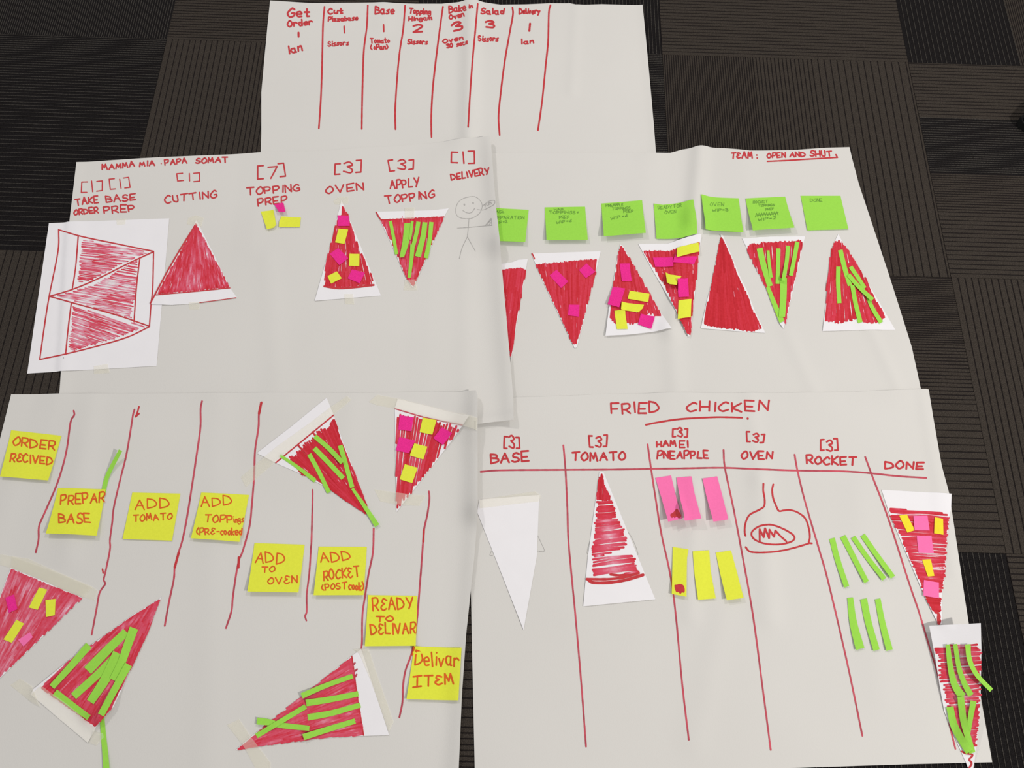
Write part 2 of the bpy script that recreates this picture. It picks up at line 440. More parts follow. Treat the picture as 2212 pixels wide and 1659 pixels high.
def wash(it, R_, tone, inset=2.2):
    c = R_.mean(0)
    d = R_ - c; L = np.linalg.norm(d, axis=1)[:, None]
    B = densify(c + d * np.maximum(0, (L - inset) / L), 6.0)
    g = np.stack(np.meshgrid(np.arange(B[:, 0].min(), B[:, 0].max(), 7.0), np.arange(B[:, 1].min(), B[:, 1].max(), 7.0)), -1).reshape(-1, 2) + 2.9
    g = g[inside(B, g)]
    vs, es, fs, ov, oe, of = delaunay_2d_cdt([Vector(p) for p in np.vstack([B, g])], [], [list(range(len(B)))], 1, 1e-6)
    P = on_item(it, np.array([(q[0], q[1]) for q in vs]), 0.00019)
    t = np.array([tone + random.uniform(-.08, .08) for _ in vs])
    o = mk('marker_wash', P, [tuple(f) for f in fs], M['shade'], parent=it.o, origin=it.org, tone=t)
def hatch(it, v, region, ang, w, sp, tones=(0.6, 0.85), seg=None, endj=3.0, fan=None, gaps=0, mid=None, name='marker_shading', wob=2.0, base=None, patch=0.035):
    """felt-tip scribble filling a region. ang: stroke direction in degrees (picture sense), w, sp: stroke width and spacing"""
    R_ = pv(v, *region)
    if base is not None: wash(it, R_, base)
    c = R_.mean(0)
    if fan is not None:
        fx, fy = pv(v, *fan)[0]
    th = math.radians(ang); d = np.array([math.cos(th), math.sin(th)]); nn = np.array([-d[1], d[0]])
    strokes = []; tn = []; ws = []
    if fan is None:
        q = (R_ - c) @ nn
        offs = np.arange(q.min() - sp * .2, q.max() + sp * .2, sp)
        rays = [(c + nn * (o_ + random.uniform(-.25, .25) * sp), np.array([math.cos(th + random.uniform(-.03, .03)), math.sin(th + random.uniform(-.03, .03))])) for o_ in offs]
    else:
        A = np.arctan2(R_[:, 1] - fy, R_[:, 0] - fx)
        A = np.unwrap(A); far = np.linalg.norm(R_ - [fx, fy], axis=1).max()
        rays = []
        for k, a_ in enumerate(np.arange(A.min(), A.max(), sp / far)):
            a_ += random.uniform(-.2, .2) * sp / far
            rays.append((np.array([fx, fy]), np.array([math.cos(a_), math.sin(a_)])))
    for ri, (o_, dd) in enumerate(rays):
        ts = []
        n = len(R_)
        for i in range(n):
            p1, p2 = R_[i], R_[(i + 1) % n]; e_ = p2 - p1
            den = dd[0] * e_[1] - dd[1] * e_[0]
            if abs(den) < 1e-9: continue
            r_ = p1 - o_
            t = (r_[0] * e_[1] - r_[1] * e_[0]) / den; s = (r_[0] * dd[1] - r_[1] * dd[0]) / den
            if 0 <= s < 1: ts.append(t)
        ts.sort()
        for k in range(0, len(ts) - 1, 2):
            a_, b_ = ts[k], ts[k + 1]
            if b_ - a_ < w * .4: continue
            a_ += random.uniform(-.2, 1) * endj; b_ -= random.uniform(-.2, 1) * endj
            if fan is not None and ri % 2 and random.random() < .6:
                a_ = a_ + (b_ - a_) * random.uniform(.0, .25)
            cuts = [a_]
            if seg:
                while cuts[-1] < b_ - seg * 1.3: cuts.append(cuts[-1] + seg * random.uniform(.7, 1.3))
            cuts.append(b_)
            for j in range(len(cuts) - 1):
                s0, s1 = cuts[j], cuts[j + 1] + (random.uniform(0, 4) if j < len(cuts) - 2 else 0)
                if s1 - s0 < 1: continue
                nrm = np.array([-dd[1], dd[0]]); bow = random.uniform(-1, 1) * wob * min(1, (s1 - s0) / 60)
                pts = [o_ + dd * (s0 + (s1 - s0) * f_) + nrm * bow * 4 * f_ * (1 - f_) for f_ in (0, .2, .5, .8, 1)]
                strokes.append(np.array(pts)); ws.append(w * random.uniform(.85, 1.15))
                mp = o_ + dd * (s0 + s1) / 2
                pt = (math.sin(mp[0] * .071 + mp[1] * .043) + math.sin(mp[1] * .083 - mp[0] * .037 + 1.3) + .8 * math.sin(mp[0] * .16 + mp[1] * .12)) * patch
                hi_ = random.uniform(*tones) + pt * .6
                lo_ = hi_ if mid is None else max(0.02, random.uniform(*mid) + pt)
                tn.append((hi_, lo_, min(1, hi_ + random.uniform(-.05, .08))))
    # slivers of bare paper left between strokes
    for _ in range(gaps):
        for tries in range(20):
            k = random.randrange(len(R_)); t = np.array([random.uniform(R_[:, 0].min(), R_[:, 0].max()), random.uniform(R_[:, 1].min(), R_[:, 1].max())])
            if inside(R_, t[None])[0]: break
        if fan is not None: dd = (t - [fx, fy]); dd = dd / np.linalg.norm(dd)
        else: dd = d
        ln = random.uniform(5, 15)
        strokes.append(np.array([t - dd * ln / 2, t, t + dd * ln / 2])); ws.append(random.uniform(.6, 1.3)); tn.append((.25, random.uniform(.05, .3), .3))
    return ink(it, strokes, ws, 'shade', name, None, tones=tn, kind='stuff', smooth=False)

def strip(label, v, pts, w, w2=None, m='green', lift=0.0, hold=None, group='green paper strips', end=None, name='paper_strip'):
    c = catmull(pv(v, *pts), 5); k = len(c); s = VW[v][2]
    T = np.gradient(c, axis=0); T /= np.linalg.norm(T, axis=1)[:, None]
    N = np.stack([-T[:, 1], T[:, 0]], 1)
    ww = np.linspace(w, w2 or w, k) / s / 2
    px = np.vstack([c + N * ww[:, None], (c - N * ww[:, None])[::-1]])
    # glued near its first end, the other end springs up a little
    i = lay(name, label, 'paper strip', px, M[m], 0.00018, 0.006, curl=lift, cedge=(0, len(px) - 1), group=group, cpow=2.2, hold=hold)
    return i
def scrap(label, v, pts, m, lift=0.0006, group=None):
    return lay('paper_scrap', label, 'paper scrap', pv(v, *pts), M[m], 0.00018, 0.006, curl=lift, group=group or {'magenta': 'magenta paper scraps', 'pink': 'pink paper scraps'}.get(m, 'yellow paper scraps'))
def tape(label, v, pts):
    return lay('masking_tape', label, 'tape', pv(v, *pts), M['tape'], 0.00008, 0.007, group='pieces of masking tape', gap=0.0004)
def slice_(label, v, pts, curl=0.0006, cedge=(0, 1), relief=None, cpow=2.0, view2=None):
    return lay('paper_pizza_slice', label, 'paper slice', pv(v, *pts), M['copy'], 0.0002, 0.005, curl=curl, cedge=cedge, group='cut paper pizza slices', relief=relief, cpow=cpow)
def note(label, v, pts, m='yellow', curl=0.004, grp='yellow sticky notes'):
    return lay('sticky_note', label, 'sticky note', pv(v, *pts), M[m], 0.0002, 0.006, curl=curl, group=grp, cpow=1.8)

# ------------------------------------------------------------------ floor: carpet tiles, every rib modelled
fl = mk('floor', [(-2.6, -2.6, -0.012), (2.1, -2.6, -0.012), (2.1, 1.1, -0.012), (-2.6, 1.1, -0.012),
                  (-2.6, -2.6, -0.006), (2.1, -2.6, -0.006), (2.1, 1.1, -0.006), (-2.6, 1.1, -0.006)],
        [(3, 2, 1, 0), (4, 5, 6, 7), (0, 1, 5, 4), (1, 2, 6, 5), (2, 3, 7, 6), (3, 0, 4, 7)], M['backing'])
fl['kind'] = 'structure'
def carpet_tile(cx, cy, vert, bands):
    """bands: (end fraction, 'b'rown or 'k' black ground, spacing in mm)"""
    half = 0.2497
    V = []; F = []; mi = []
    u = -half; bi = 0
    prof = []
    while u < half - 1e-4:
        fr = (u + half) / (2 * half)
        while bi < len(bands) - 1 and fr > bands[bi][0]: bi += 1
        g_ = bands[bi][1]
        f0 = bands[bi - 1][0] if bi else 0
        tt = (fr - f0) / max(1e-6, bands[bi][0] - f0)
        s0 = bands[bi][2]; s1 = bands[bi][3] if len(bands[bi]) > 3 else s0
        sp = (s0 + (s1 - s0) * tt) * 1e-3 * random.uniform(.96, 1.04)
        lw = (0.0016 if g_ == 'b' else 0.0013) * (1 if sp > .004 else .75)
        e = min(half, u + sp - lw); e2 = min(half, e + lw)
        prof.append((u, e, g_, 0)); 
        if e2 > e: prof.append((e, e2, g_, 1))
        u = e2
    for (a, b_, g_, ln) in prof:
        hgt_ = 0.0 if (g_ == 'b') ^ bool(ln) else -0.0008
        hgt_ -= 0.0002
        s = len(V)
        if ln == 0:
            wv = 0.00025
            q = [(a, hgt_ - .0006), (a + wv * 2, hgt_), (b_ - wv * 2, hgt_), (b_, hgt_ - .0006)]
            idx = 0 if g_ == 'b' else 1
        else:
            q = [(a, hgt_ - .0003), (a + .0003, hgt_), (b_ - .0003, hgt_), (b_, hgt_ - .0003)]
            idx = 2 if g_ == 'b' else 3
        for (uu, zz) in q: V += [(uu, -half, zz), (uu, half, zz)]
        for k in range(3):
            F.append((s + 2 * k, s + 2 * k + 2, s + 2 * k + 3, s + 2 * k + 1)); mi.append(idx)
    s = len(V)
    V += [(-half, -half, -.006), (half, -half, -.006), (half, half, -.006), (-half, half, -.006), (-half, -half, -.0012), (half, -half, -.0012), (half, half, -.0012), (-half, half, -.0012)]
    F += [(s, s + 1, s + 5, s + 4), (s + 1, s + 2, s + 6, s + 5), (s + 2, s + 3, s + 7, s + 6), (s + 3, s, s + 4, s + 7), (s + 4, s + 5, s + 6, s + 7)]
    mi += [2] * 5
    o = mk('carpet_tile', V, F, None, parent=fl, mats=[M['brown'], M['black'], M['groove'], M['thread']], mi=mi)
    o.location = (cx, cy, 0)
    # vertical ribs run away from the viewer; others run across
    o.rotation_euler = (0, 0, 0 if vert else math.pi / 2)
    return o
# bands run left->right for 'vertical' tiles and near->far for the others
plan = {  # (column left edge in tiles from the datum, row): (vertical?, bands)
 (-4, 0): (1, [(1, 'b', 8)]), (-3, 0): (1, [(1, 'k', 4, 5)]), (-2, 0): (0, [(1, 'b', 7, 7)]), (-1, 0): (1, [(1, 'k', 9, 7)]), (0, 0): (0, [(.5, 'b', 9, 8), (1, 'b', 7, 7)]), (1, 0): (1, [(.45, 'k', 10), (1, 'b', 4.5, 4.5)]), (2, 0): (0, [(1, 'b', 8)]),
 (-4, -1): (1, [(1, 'k', 8)]), (-3, -1): (0, [(.6, 'k', 10.5, 9.5), (1, 'k', 8, 5)]), (-2, -1): (1, [(.35, 'b', 11.5, 11), (1, 'b', 9, 5.5)]), (-1, -1): (0, [(1, 'k', 4.5)]), (0, -1): (1, [(.36, 'b', 4.6, 4.8), (.6, 'b', 7, 9), (1, 'b', 13, 15)]), (1, -1): (0, [(.28, 'b', 10, 9), (.45, 'b', 6, 5), (.72, 'k', 4.6, 6), (1, 'b', 8.5)]), (2, -1): (1, [(1, 'b', 9)]),
 (-4, -2): (0, [(1, 'k', 8)]), (-3, -2): (1, [(.5, 'b', 9), (1, 'b', 13, 14)]), (-2, -2): (0, [(1, 'b', 9)]), (-1, -2): (0, [(1, 'b', 9, 12)]), (0, -2): (0, [(.5, 'b', 13.5, 12), (.72, 'b', 8, 6), (1, 'b', 4.4, 4.2)]), (1, -2): (1, [(.5, 'b', 12.5, 11), (1, 'b', 9)]), (2, -2): (0, [(1, 'b', 9)]),
 (-4, -3): (1, [(1, 'k', 8)]), (-3, -3): (0, [(1, 'k', 8)]), (-2, -3): (1, [(1, 'b', 9)]), (-1, -3): (0, [(.27, 'k', 8, 9), (.45, 'b', 7, 8), (1, 'b', 13, 13)]), (0, -3): (1, [(1, 'k', 8.5, 9)]), (1, -3): (0, [(1, 'b', 9, 9)]), (2, -3): (1, [(1, 'b', 9)]),
}
for (cx, cy), (vt, bands) in plan.items():
    carpet_tile(cx * .5 + .25, cy * .5 + .25, vt, bands)

# ------------------------------------------------------------------ big flipchart sheets
def ridge(v_, segs):
    """soft folds and lifted edges: segments (x0,y0,x1,y1,height mm,width mm)"""
    S_ = []
    for g in segs:
        a, b_ = unproj(pv(v_, *g[:4]), 0.0)
        S_.append((a, b_, g[4] * 1e-3, g[5] * 1e-3))
    def f(xy):
        z = np.zeros(len(xy))
        for a, b_, h_, w_ in S_:
            ab = b_ - a; t = np.clip(((xy - a) @ ab) / (ab @ ab), 0, 1)
            dd = np.linalg.norm(xy - (a + t[:, None] * ab), axis=1)
            z += 1.45 * h_ * np.exp(-(dd / w_) ** 2)
        # faint waviness of the paper
        z += 0.0005 * (np.sin(xy[:, 0] * 19 + xy[:, 1] * 7) * np.sin(xy[:, 1] * 16 - xy[:, 0] * 4) + 1)
        return z
    return f
def sheet(label, pts, segs):
    return lay('flipchart_sheet', label, 'flipchart sheet', np.array(pts, float).reshape(-1, 2), M['flip'], 0.00022, 0.0055,
               relief=ridge('0', segs), rsm=(8, 7), group='large flipchart sheets on the carpet', gap=0.0005)

A = sheet('blank-bottomed flipchart sheet at the back with seven red ruled lines and small handwriting',
          [583.5, 1, 668, 6.5, 740, 6, 795, 5.5, 831, 4.5, 900, 8, 954, 8, 981, 5.5, 1005, 0, 1018, -3, 1032, 0, 1054, 6.3, 1081, 10, 1135, 9.4, 1189, 7, 1231, 7, 1243.6, 9.5, 1300, 9, 1388, 10,
           1396, 90, 1404, 175, 1412, 265, 1417, 330, 1440, 545, 548, 540, 563, 330, 564.5, 289, 564.5, 199, 571, 127, 578, 54],
          [(1018, 0, 1013, 300, 5.5, 17), (1245, 10, 1235, 200, 1.2, 12), (830, 5, 826, 60, 1.5, 20), (1417, 330, 1388, 10, 1.0, 8)])
Cc = sheet('flipchart sheet headed TEAM: OPEN AND SHUT with green notes in a row',
           [944, 333, 1072, 331, 1120, 330.5, 1300, 330, 1418, 329.7, 1448, 330, 1473, 323, 1506, 315, 1528, 316, 1565, 320, 1620, 325, 1712, 324, 1785, 319, 1835, 317.6, 1840.5, 341, 1855, 396.5, 1888, 496,
            1920, 592.6, 1945, 671, 1969.7, 750, 1989, 839, 2012, 930, 1400, 945, 920, 945],
           [(1512, 316, 1498, 480, 5.5, 16), (1498, 480, 1448, 720, 3.5, 16), (1448, 720, 1460, 845, 2.2, 18), (1400, 335, 1380, 520, 1.0, 26), (1600, 330, 1640, 520, 1.0, 30), (1850, 650, 1940, 840, 1.2, 12), (1700, 720, 1760, 850, 1.2, 14)])
# --- things lying on the right-hand sheet that the left sheet overlaps
def w_c(txt, x0, y0, x1, y1, h, w=3.2): word(Cc, 'f', txt, x0, y0, x1, y1, h, w)
w_c('T€AM', 72, 162, 245, 156, 48, 3.4); lines(Cc, 'f', [(282, 130, 283, 133), (285, 155, 286, 158)], 3.4, name='ink_dots')
w_c('OPEN', 370, 155, 515, 148, 42); w_c('AND', 552, 150, 678, 143, 38); w_c('SHUT', 715, 144, 895, 138, 42)
lines(Cc, 'f', [(926, 128, 936, 146)], 3.2, name='ink_dots'); lines(Cc, 'f', [(368, 183, 500, 177, 700, 165, 940, 151)], 3.2, name='underline')

GN = 'green sticky notes'
def gnote(label, v, pts, words, curl=0.006):
    nn = note(label, v, pts, 'green', curl, GN)
    for wd in words: word(nn, v, *wd, w=1.3, m='pencil_green')
    return nn
gnote('green note half hidden under the edge of the neighbouring sheet', 'd', (-60, 200, 50, 205, 340, 220, 310, 508, 80, 500, -30, 496), [('ASE', 50, 250, 120, 248, 25), ('EPARATION', 60, 303, 300, 305, 28), ('IP=2', 72, 345, 150, 335, 22)], 0.007)
gnote('green note reading HAM TOPPINGS PREP above the widest slice', 'd', (485, 198, 845, 192, 870, 490, 500, 492), [('HAM', 570, 226, 650, 223, 20), ('TOPPINGS+', 525, 257, 785, 257, 26), ('PREP', 615, 305, 705, 300, 30), ('WIP=6', 590, 347, 730, 327, 22)], 0.006)
gnote('green note reading PINEAPPLE TOPPINGS PREP, bottom edge lifted', 'e', (88, 182, 493, 150, 530, 475, 112, 508), [('PINEAPPLE', 133, 215, 305, 206, 27), ('TOPPINGS', 195, 248, 375, 240, 24), ('PREP', 310, 276, 405, 270, 24), ('WIP=6', 185, 345, 355, 308, 24)], 0.009)
gnote('green note reading READY FOR OVEN, sagging between two folds', 'e', (608, 182, 700, 195, 850, 178, 1003, 142, 1042, 480, 900, 520, 740, 535, 637, 533), [('READY', 655, 243, 790, 228, 30), ('FOR', 815, 225, 885, 216, 30), ('OVEN', 722, 287, 830, 276, 28)], 0.002)
gnote('green note reading OVEN WIP 3, tilted above the solid red slice', 'e', (1083, 90, 1455, 130, 1502, 468, 1125, 438), [('OVEN', 1172, 207, 1305, 206, 36), ('WIP=3', 1195, 262, 1350, 256, 24)], 0.007)
g6 = gnote('green note reading ROCKET TOPPINGS PREP with a crossed-out line', 'f', (190, 485, 513, 470, 588, 722, 250, 745), [('ROCKET', 252, 525, 370, 520, 20), ('TOPPINGS', 300, 553, 425, 545, 17), ('PREP', 355, 582, 420, 576, 18), ('WIP=2', 295, 668, 438, 652, 20)], 0.010)
lines(g6, 'f', [tuple(c for k in range(19) for c in (270 + k * 10.3, (605 if k % 2 else 637) - k * .9)), (275, 628, 340, 612, 400, 615, 458, 598)], 1.4, 'pencil_green', 'pencil_scribble', smooth=False)
gnote('green note reading only DONE, rightmost of the green notes', 'f', (640, 463, 963, 463, 1028, 735, 695, 745), [('DONE', 718, 512, 815, 510, 26)], 0.001)

RD = (0.62, 0.86)
s = slice_('narrow red slice half tucked under the neighbouring sheet', 'd', (20, 710, 110, 702, 190, 690, 245, 668, 332, 662, 310, 790, 240, 1200, 200, 1450, 183, 1585, 120, 1100))
hatch(s, 'd', (20, 775, 150, 755, 270, 742, 315, 765, 280, 960, 237, 1200, 207, 1370, 181, 1562, 112, 1100), 98, 3.6, 2.1, RD, seg=60, endj=2, gaps=9, base=.72)
s = slice_('wide red slice pointing down with three magenta scraps', 'd', (362, 612, 985, 592, 960, 700, 772, 1452, 752, 1460, 480, 890))
hatch(s, 'd', (405, 712, 945, 662, 940, 790, 895, 960, 830, 1190, 765, 1422, 735, 1420, 660, 1250, 460, 830), 80, 3.6, 2.1, RD, seg=70, endj=2.5, fan=(750, 2300), gaps=24, base=.72)
lines(s, 'd', [(370, 614, 380, 630, 392, 660)], 3.0)
scrap('magenta scrap slanting on the left of the wide red slice', 'd', (527, 808, 590, 757, 695, 862, 630, 922), 'magenta')
scrap('magenta diamond scrap near the right corner of the wide red slice', 'd', (790, 760, 860, 700, 938, 775, 852, 833), 'magenta')
scrap('small square magenta scrap near the point of the wide red slice', 'd', (700, 1070, 795, 1072, 790, 1178, 692, 1165), 'magenta')
s = slice_('upright slice with three yellow and three magenta scraps below the pineapple note', 'e', (275, 590, 300, 600, 785, 1422, 520, 1470, 330, 1490, 128, 1498, 160, 1250, 240, 760), curl=0.003)
hatch(s, 'e', (285, 605, 370, 730, 540, 1020, 692, 1310, 640, 1310, 590, 1270, 500, 1330, 440, 1385, 240, 1380, 170, 1325, 190, 1100, 238, 820, 255, 690), 75, 3.8, 2.4, RD, seg=60, endj=6, fan=(250, 100), gaps=22, base=.72)
scrap('tall magenta scrap near the tip of the upright mixed slice', 'e', (270, 780, 368, 778, 390, 955, 292, 957), 'magenta')
scrap('magenta scrap overhanging the left edge of the upright mixed slice', 'e', (200, 1010, 325, 1028, 265, 1215, 150, 1185), 'magenta', .003)
scrap('upper of two wide yellow scraps on the upright mixed slice', 'e', (370, 1050, 567, 1080, 555, 1165, 350, 1130), 'yellow', .001)
scrap('lower wide yellow scrap with a clipped corner on the upright mixed slice', 'e', (290, 1158, 512, 1190, 500, 1225, 458, 1265, 283, 1235), 'yellow', .001)
scrap('tall yellow scrap hanging over the crust of the upright mixed slice', 'e', (218, 1250, 325, 1247, 350, 1430, 243, 1432), 'yellow')
scrap('magenta scrap at the crust right of the tall yellow scrap', 'e', (480, 1278, 620, 1305, 612, 1340, 585, 1428, 452, 1385), 'magenta')
s = slice_('slice pointing down with mixed scraps, below the ready for oven note', 'e', (455, 585, 745, 582, 900, 530, 1085, 487, 1060, 700, 1035, 930, 968, 1505, 955, 1505, 700, 1020), curl=0.002)
hatch(s, 'e', (505, 655, 760, 660, 900, 615, 1070, 565, 1050, 750, 1032, 930, 1002, 1130, 972, 1488, 940, 1470, 720, 1000), 80, 3.8, 2.2, RD, seg=60, endj=2.5, fan=(1000, 2400), gaps=26, base=.72)
scrap('magenta scrap at the left of the down-pointing mixed slice', 'e', (600, 720, 800, 712, 805, 805, 625, 812), 'magenta')
scrap('long magenta scrap under the big yellow scrap', 'e', (822, 685, 840, 712, 1045, 710, 1010, 785, 800, 765), 'magenta')
scrap('big yellow scrap across the crust of the down-pointing mixed slice', 'e', (842, 622, 1055, 570, 1065, 660, 838, 717), 'yellow', .002)
scrap('curled yellow scrap with a notched end in the middle of the slice', 'e', (728, 868, 775, 890, 885, 908, 845, 955, 840, 993, 770, 985, 740, 965), 'yellow', .006)
scrap('tall magenta scrap overlapping the curled yellow scrap', 'e', (845, 930, 950, 925, 960, 1110, 855, 1115), 'magenta')
scrap('tall yellow scrap near the point of the down-pointing mixed slice', 'e', (857, 1148, 985, 1133, 978, 1312, 848, 1332), 'yellow', .002)
s = slice_('plain solid red slice without any toppings', '0', (1558, 508, 1563, 512, 1582, 556, 1596, 592, 1615, 630, 1629, 668, 1653, 719, 1600, 716, 1514, 709, 1527, 650, 1538, 608))
hatch(s, '0', (1558, 512, 1579, 556, 1592, 594, 1613, 636, 1627, 673, 1645, 708, 1625, 716, 1600, 712, 1552, 707, 1521, 700, 1530, 650, 1540, 605, 1551, 545), 82, 3.8, 1.7, (.76, .9), seg=60, endj=3, fan=(1556, 430), gaps=12, base=.72)
s = slice_('down-pointing red slice with seven green strips', 'f', (163, 812, 430, 795, 675, 792, 655, 880, 590, 1180, 530, 1440, 500, 1545, 460, 1490, 370, 1250, 230, 950))
hatch(s, 'f', (215, 860, 400, 838, 520, 835, 630, 825, 655, 850, 600, 1100, 530, 1400, 515, 1500, 440, 1430, 370, 1240, 205, 920), 85, 3.6, 2.3, RD, seg=55, endj=4, fan=(510, 2400), gaps=26)
R1 = 'on the seven-strip slice'
strip('leftmost wide green strip ' + R1, 'f', (305, 890, 335, 1020, 390, 1200), 50, 46)
strip('thin green strip leaning against the leftmost one ' + R1, 'f', (373, 908, 385, 1030, 398, 1130), 24, 28)
strip('middle upright green strip ' + R1, 'f', (457, 892, 455, 1040, 452, 1180), 34, 34)
strip('long green strip running to the point ' + R1, 'f', (372, 1205, 420, 1330, 488, 1490), 30, 44)
strip('wide green strip in the lower half ' + R1, 'f', (500, 1135, 498, 1290, 487, 1450), 56, 50)
strip('green strip leaning right of the middle one ' + R1, 'f', (537, 870, 525, 1000, 497, 1155), 34, 30, lift=.004)
strip('rightmost green strip ' + R1, 'f', (612, 838, 590, 960, 560, 1112), 36, 32)
s = slice_('upright red slice with six green strips, rightmost on its sheet', 'f', (945, 775, 1005, 885, 1160, 1130, 1410, 1555, 1090, 1558, 818, 1565, 850, 1300, 870, 1030, 905, 860))
hatch(s, 'f', (930, 828, 975, 838, 1020, 900, 1160, 1120, 1240, 1300, 1330, 1440, 1270, 1500, 1160, 1500, 1100, 1470, 960, 1495, 835, 1490, 850, 1400, 850, 1200, 890, 900), 80, 4.0, 3.5, RD, seg=50, endj=5, fan=(935, 500), gaps=30)
R1 = 'on the rightmost slice of its row'
strip('topmost green strip ' + R1, 'f', (962, 905, 1000, 1060, 1042, 1195), 38, 38)
strip('upright green strip along the left ' + R1, 'f', (947, 1040, 945, 1180, 955, 1338), 36, 34)
strip('short slanting green strip ' + R1, 'f', (1045, 1040, 1100, 1120, 1162, 1215), 34, 30)
strip('green strip down to the crust, middle one, ' + R1, 'f', (1060, 1190, 1085, 1330, 1125, 1495), 34, 38)
strip('green strip down to the crust, right one, ' + R1, 'f', (1182, 1270, 1220, 1370, 1295, 1495), 30, 36)
strip('long diagonal green strip lying over two others ' + R1, 'f', (1028, 1105, 1110, 1200, 1225, 1310), 34, 34, lift=.004)

# ------------------------------------------------------------------ fried chicken sheet
Ff = sheet('flipchart sheet headed FRIED CHICKEN with a ruled table of columns',
           [1010, 862, 1109, 858.4, 1183, 856, 1232, 854.7, 1282, 851.7, 1420, 848.5, 1483, 847.6, 1780, 847.6, 2002, 840, 2006, 841.4, 2019, 919, 2034.6, 1007, 2050, 1064, 2078.7, 1255.7, 2092.6, 1346, 2120, 1514.7,
            2143.4, 1646.7, 1960, 1651, 1700, 1659.5, 1400, 1670, 1026, 1684, 1019, 1370, 1017, 1270],
           [(1620, 860, 1640, 1040, 1.4, 16), (1640, 1040, 1660, 1330, 2.2, 20), (1500, 1050, 1490, 1330, 1.8, 16), (1990, 850, 2060, 1240, 1.0, 10), (1560, 1330, 1500, 1600, 1.2, 22), (1850, 1060, 1900, 1500, 1.0, 26)])
wf = lambda v, t, *a, w=3.8: word(Ff, v, t, *a, w=w)
wf('n', '[3]', 318, 556, 455, 560, 100); wf('n', 'BASE', 205, 690, 535, 672, 80, w=4.2)
wf('n', '[3]', 1068, 548, 1215, 550, 100); wf('n', 'TOMATO', 912, 670, 1380, 660, 74, w=4.2)
wf('o', 'FRIED', 180, 278, 635, 268, 98, w=4); wf('o', 'CHICKEN', 900, 262, 1675, 255, 92, w=4)
lines(Ff, 'o', [(510, 388, 640, 362, 850, 332, 1150, 316, 1300, 316, 1430, 320)], 4.0, name='underline'); lines(Ff, 'o', [(1483, 325, 1483, 331)], 4.5, name='ink_dots')
wf('o', '[3]', 765, 500, 905, 500, 82); wf('o', 'HAM', 614, 598, 795, 590, 52); wf('o', 'EI', 832, 603, 912, 600, 58); wf('o', 'PNEAPPLE', 618, 710, 1108, 708, 68, w=4)
wf('o', '[3]', 1475, 552, 1632, 558, 86); wf('o', 'OVEN', 1425, 712, 1715, 712, 70, w=4)
wf('p', '[3]', 668, 218, 856, 215, 122); wf('p', 'ROCKET', 518, 362, 1050, 372, 88, w=4.2); wf('p', 'DONE', 1368, 412, 1780, 415, 80, w=4.2)
px_head = np.vstack([pv('n', 115, 765, 300, 752, 850, 748, 1300, 745), pv('o', 560, 808, 900, 803, 1250, 798, 1600, 812, 1960, 825), pv('p', 900, 442, 1220, 465, 1500, 495, 1815, 515)])
ink(Ff, [px_head], 3.9, 'ink_faint', 'ruled_line', 'long red line ruled under the column headings')
for g in [(1217, 962, 1221.5, 1014, 1225.6, 1098, 1227.7, 1164, 1234, 1235.6, 1244, 1340, 1256, 1480, 1266, 1613), (1399, 960, 1406.7, 1014, 1416.4, 1077.5, 1429, 1154.7, 1448, 1241.5, 1460, 1330, 1474, 1480, 1488, 1598),
          (1563, 972, 1566, 1011, 1583, 1091, 1602.5, 1193, 1626.7, 1330, 1648, 1490, 1665, 1620), (1716.5, 982, 1722.5, 1015.5, 1739.5, 1085, 1767, 1178.7, 1790, 1260, 1832, 1440, 1863, 1590),
          (1868.8, 986.7, 1884.7, 1029.5, 1918.5, 1119, 1964, 1260, 1984.5, 1320, 2009, 1401.7, 2027.4, 1463, 2054, 1577, 2064, 1618)]:
    ink(Ff, [pv('0', *g)], 3.7, 'ink_faint')
lines(Ff, 'r', [(1292, 180, 1290, 260, 1305, 350, 1300, 430, 1250, 470, 1150, 520, 1110, 570, 1085, 650, 1082, 730, 1092, 765),
                (1402, 188, 1390, 250, 1400, 340, 1430, 420, 1465, 485, 1520, 480, 1590, 475, 1680, 505, 1760, 570, 1800, 680, 1812, 780, 1800, 840, 1835, 850),
                (1092, 890, 1130, 935, 1200, 950, 1350, 948, 1500, 930, 1650, 895, 1800, 850),
                (1330, 640, 1240, 660, 1170, 710, 1160, 760, 1200, 810, 1300, 850, 1430, 862, 1540, 850, 1620, 820, 1640, 780, 1600, 735, 1500, 680, 1400, 645, 1330, 640)], 3.8, name='oven_drawing')
lines(Ff, 'r', [(1250, 830, 1250, 690, 1295, 780, 1310, 680, 1355, 790, 1360, 695, 1410, 775, 1425, 705, 1480, 765, 1550, 828)], 4.2, name='oven_drawing', smooth='sharp')
lines(Ff, 'n', [(612, 1320, 645, 1390, 670, 1460, 595, 1455), (210, 1455, 195, 1495, 220, 1495), (1350, 1220, 1440, 1350, 1490, 1480, 1470, 1478), (1090, 1320, 1060, 1400, 1045, 1475, 1060, 1478)], 1.0, 'pencil', 'pencil_line')

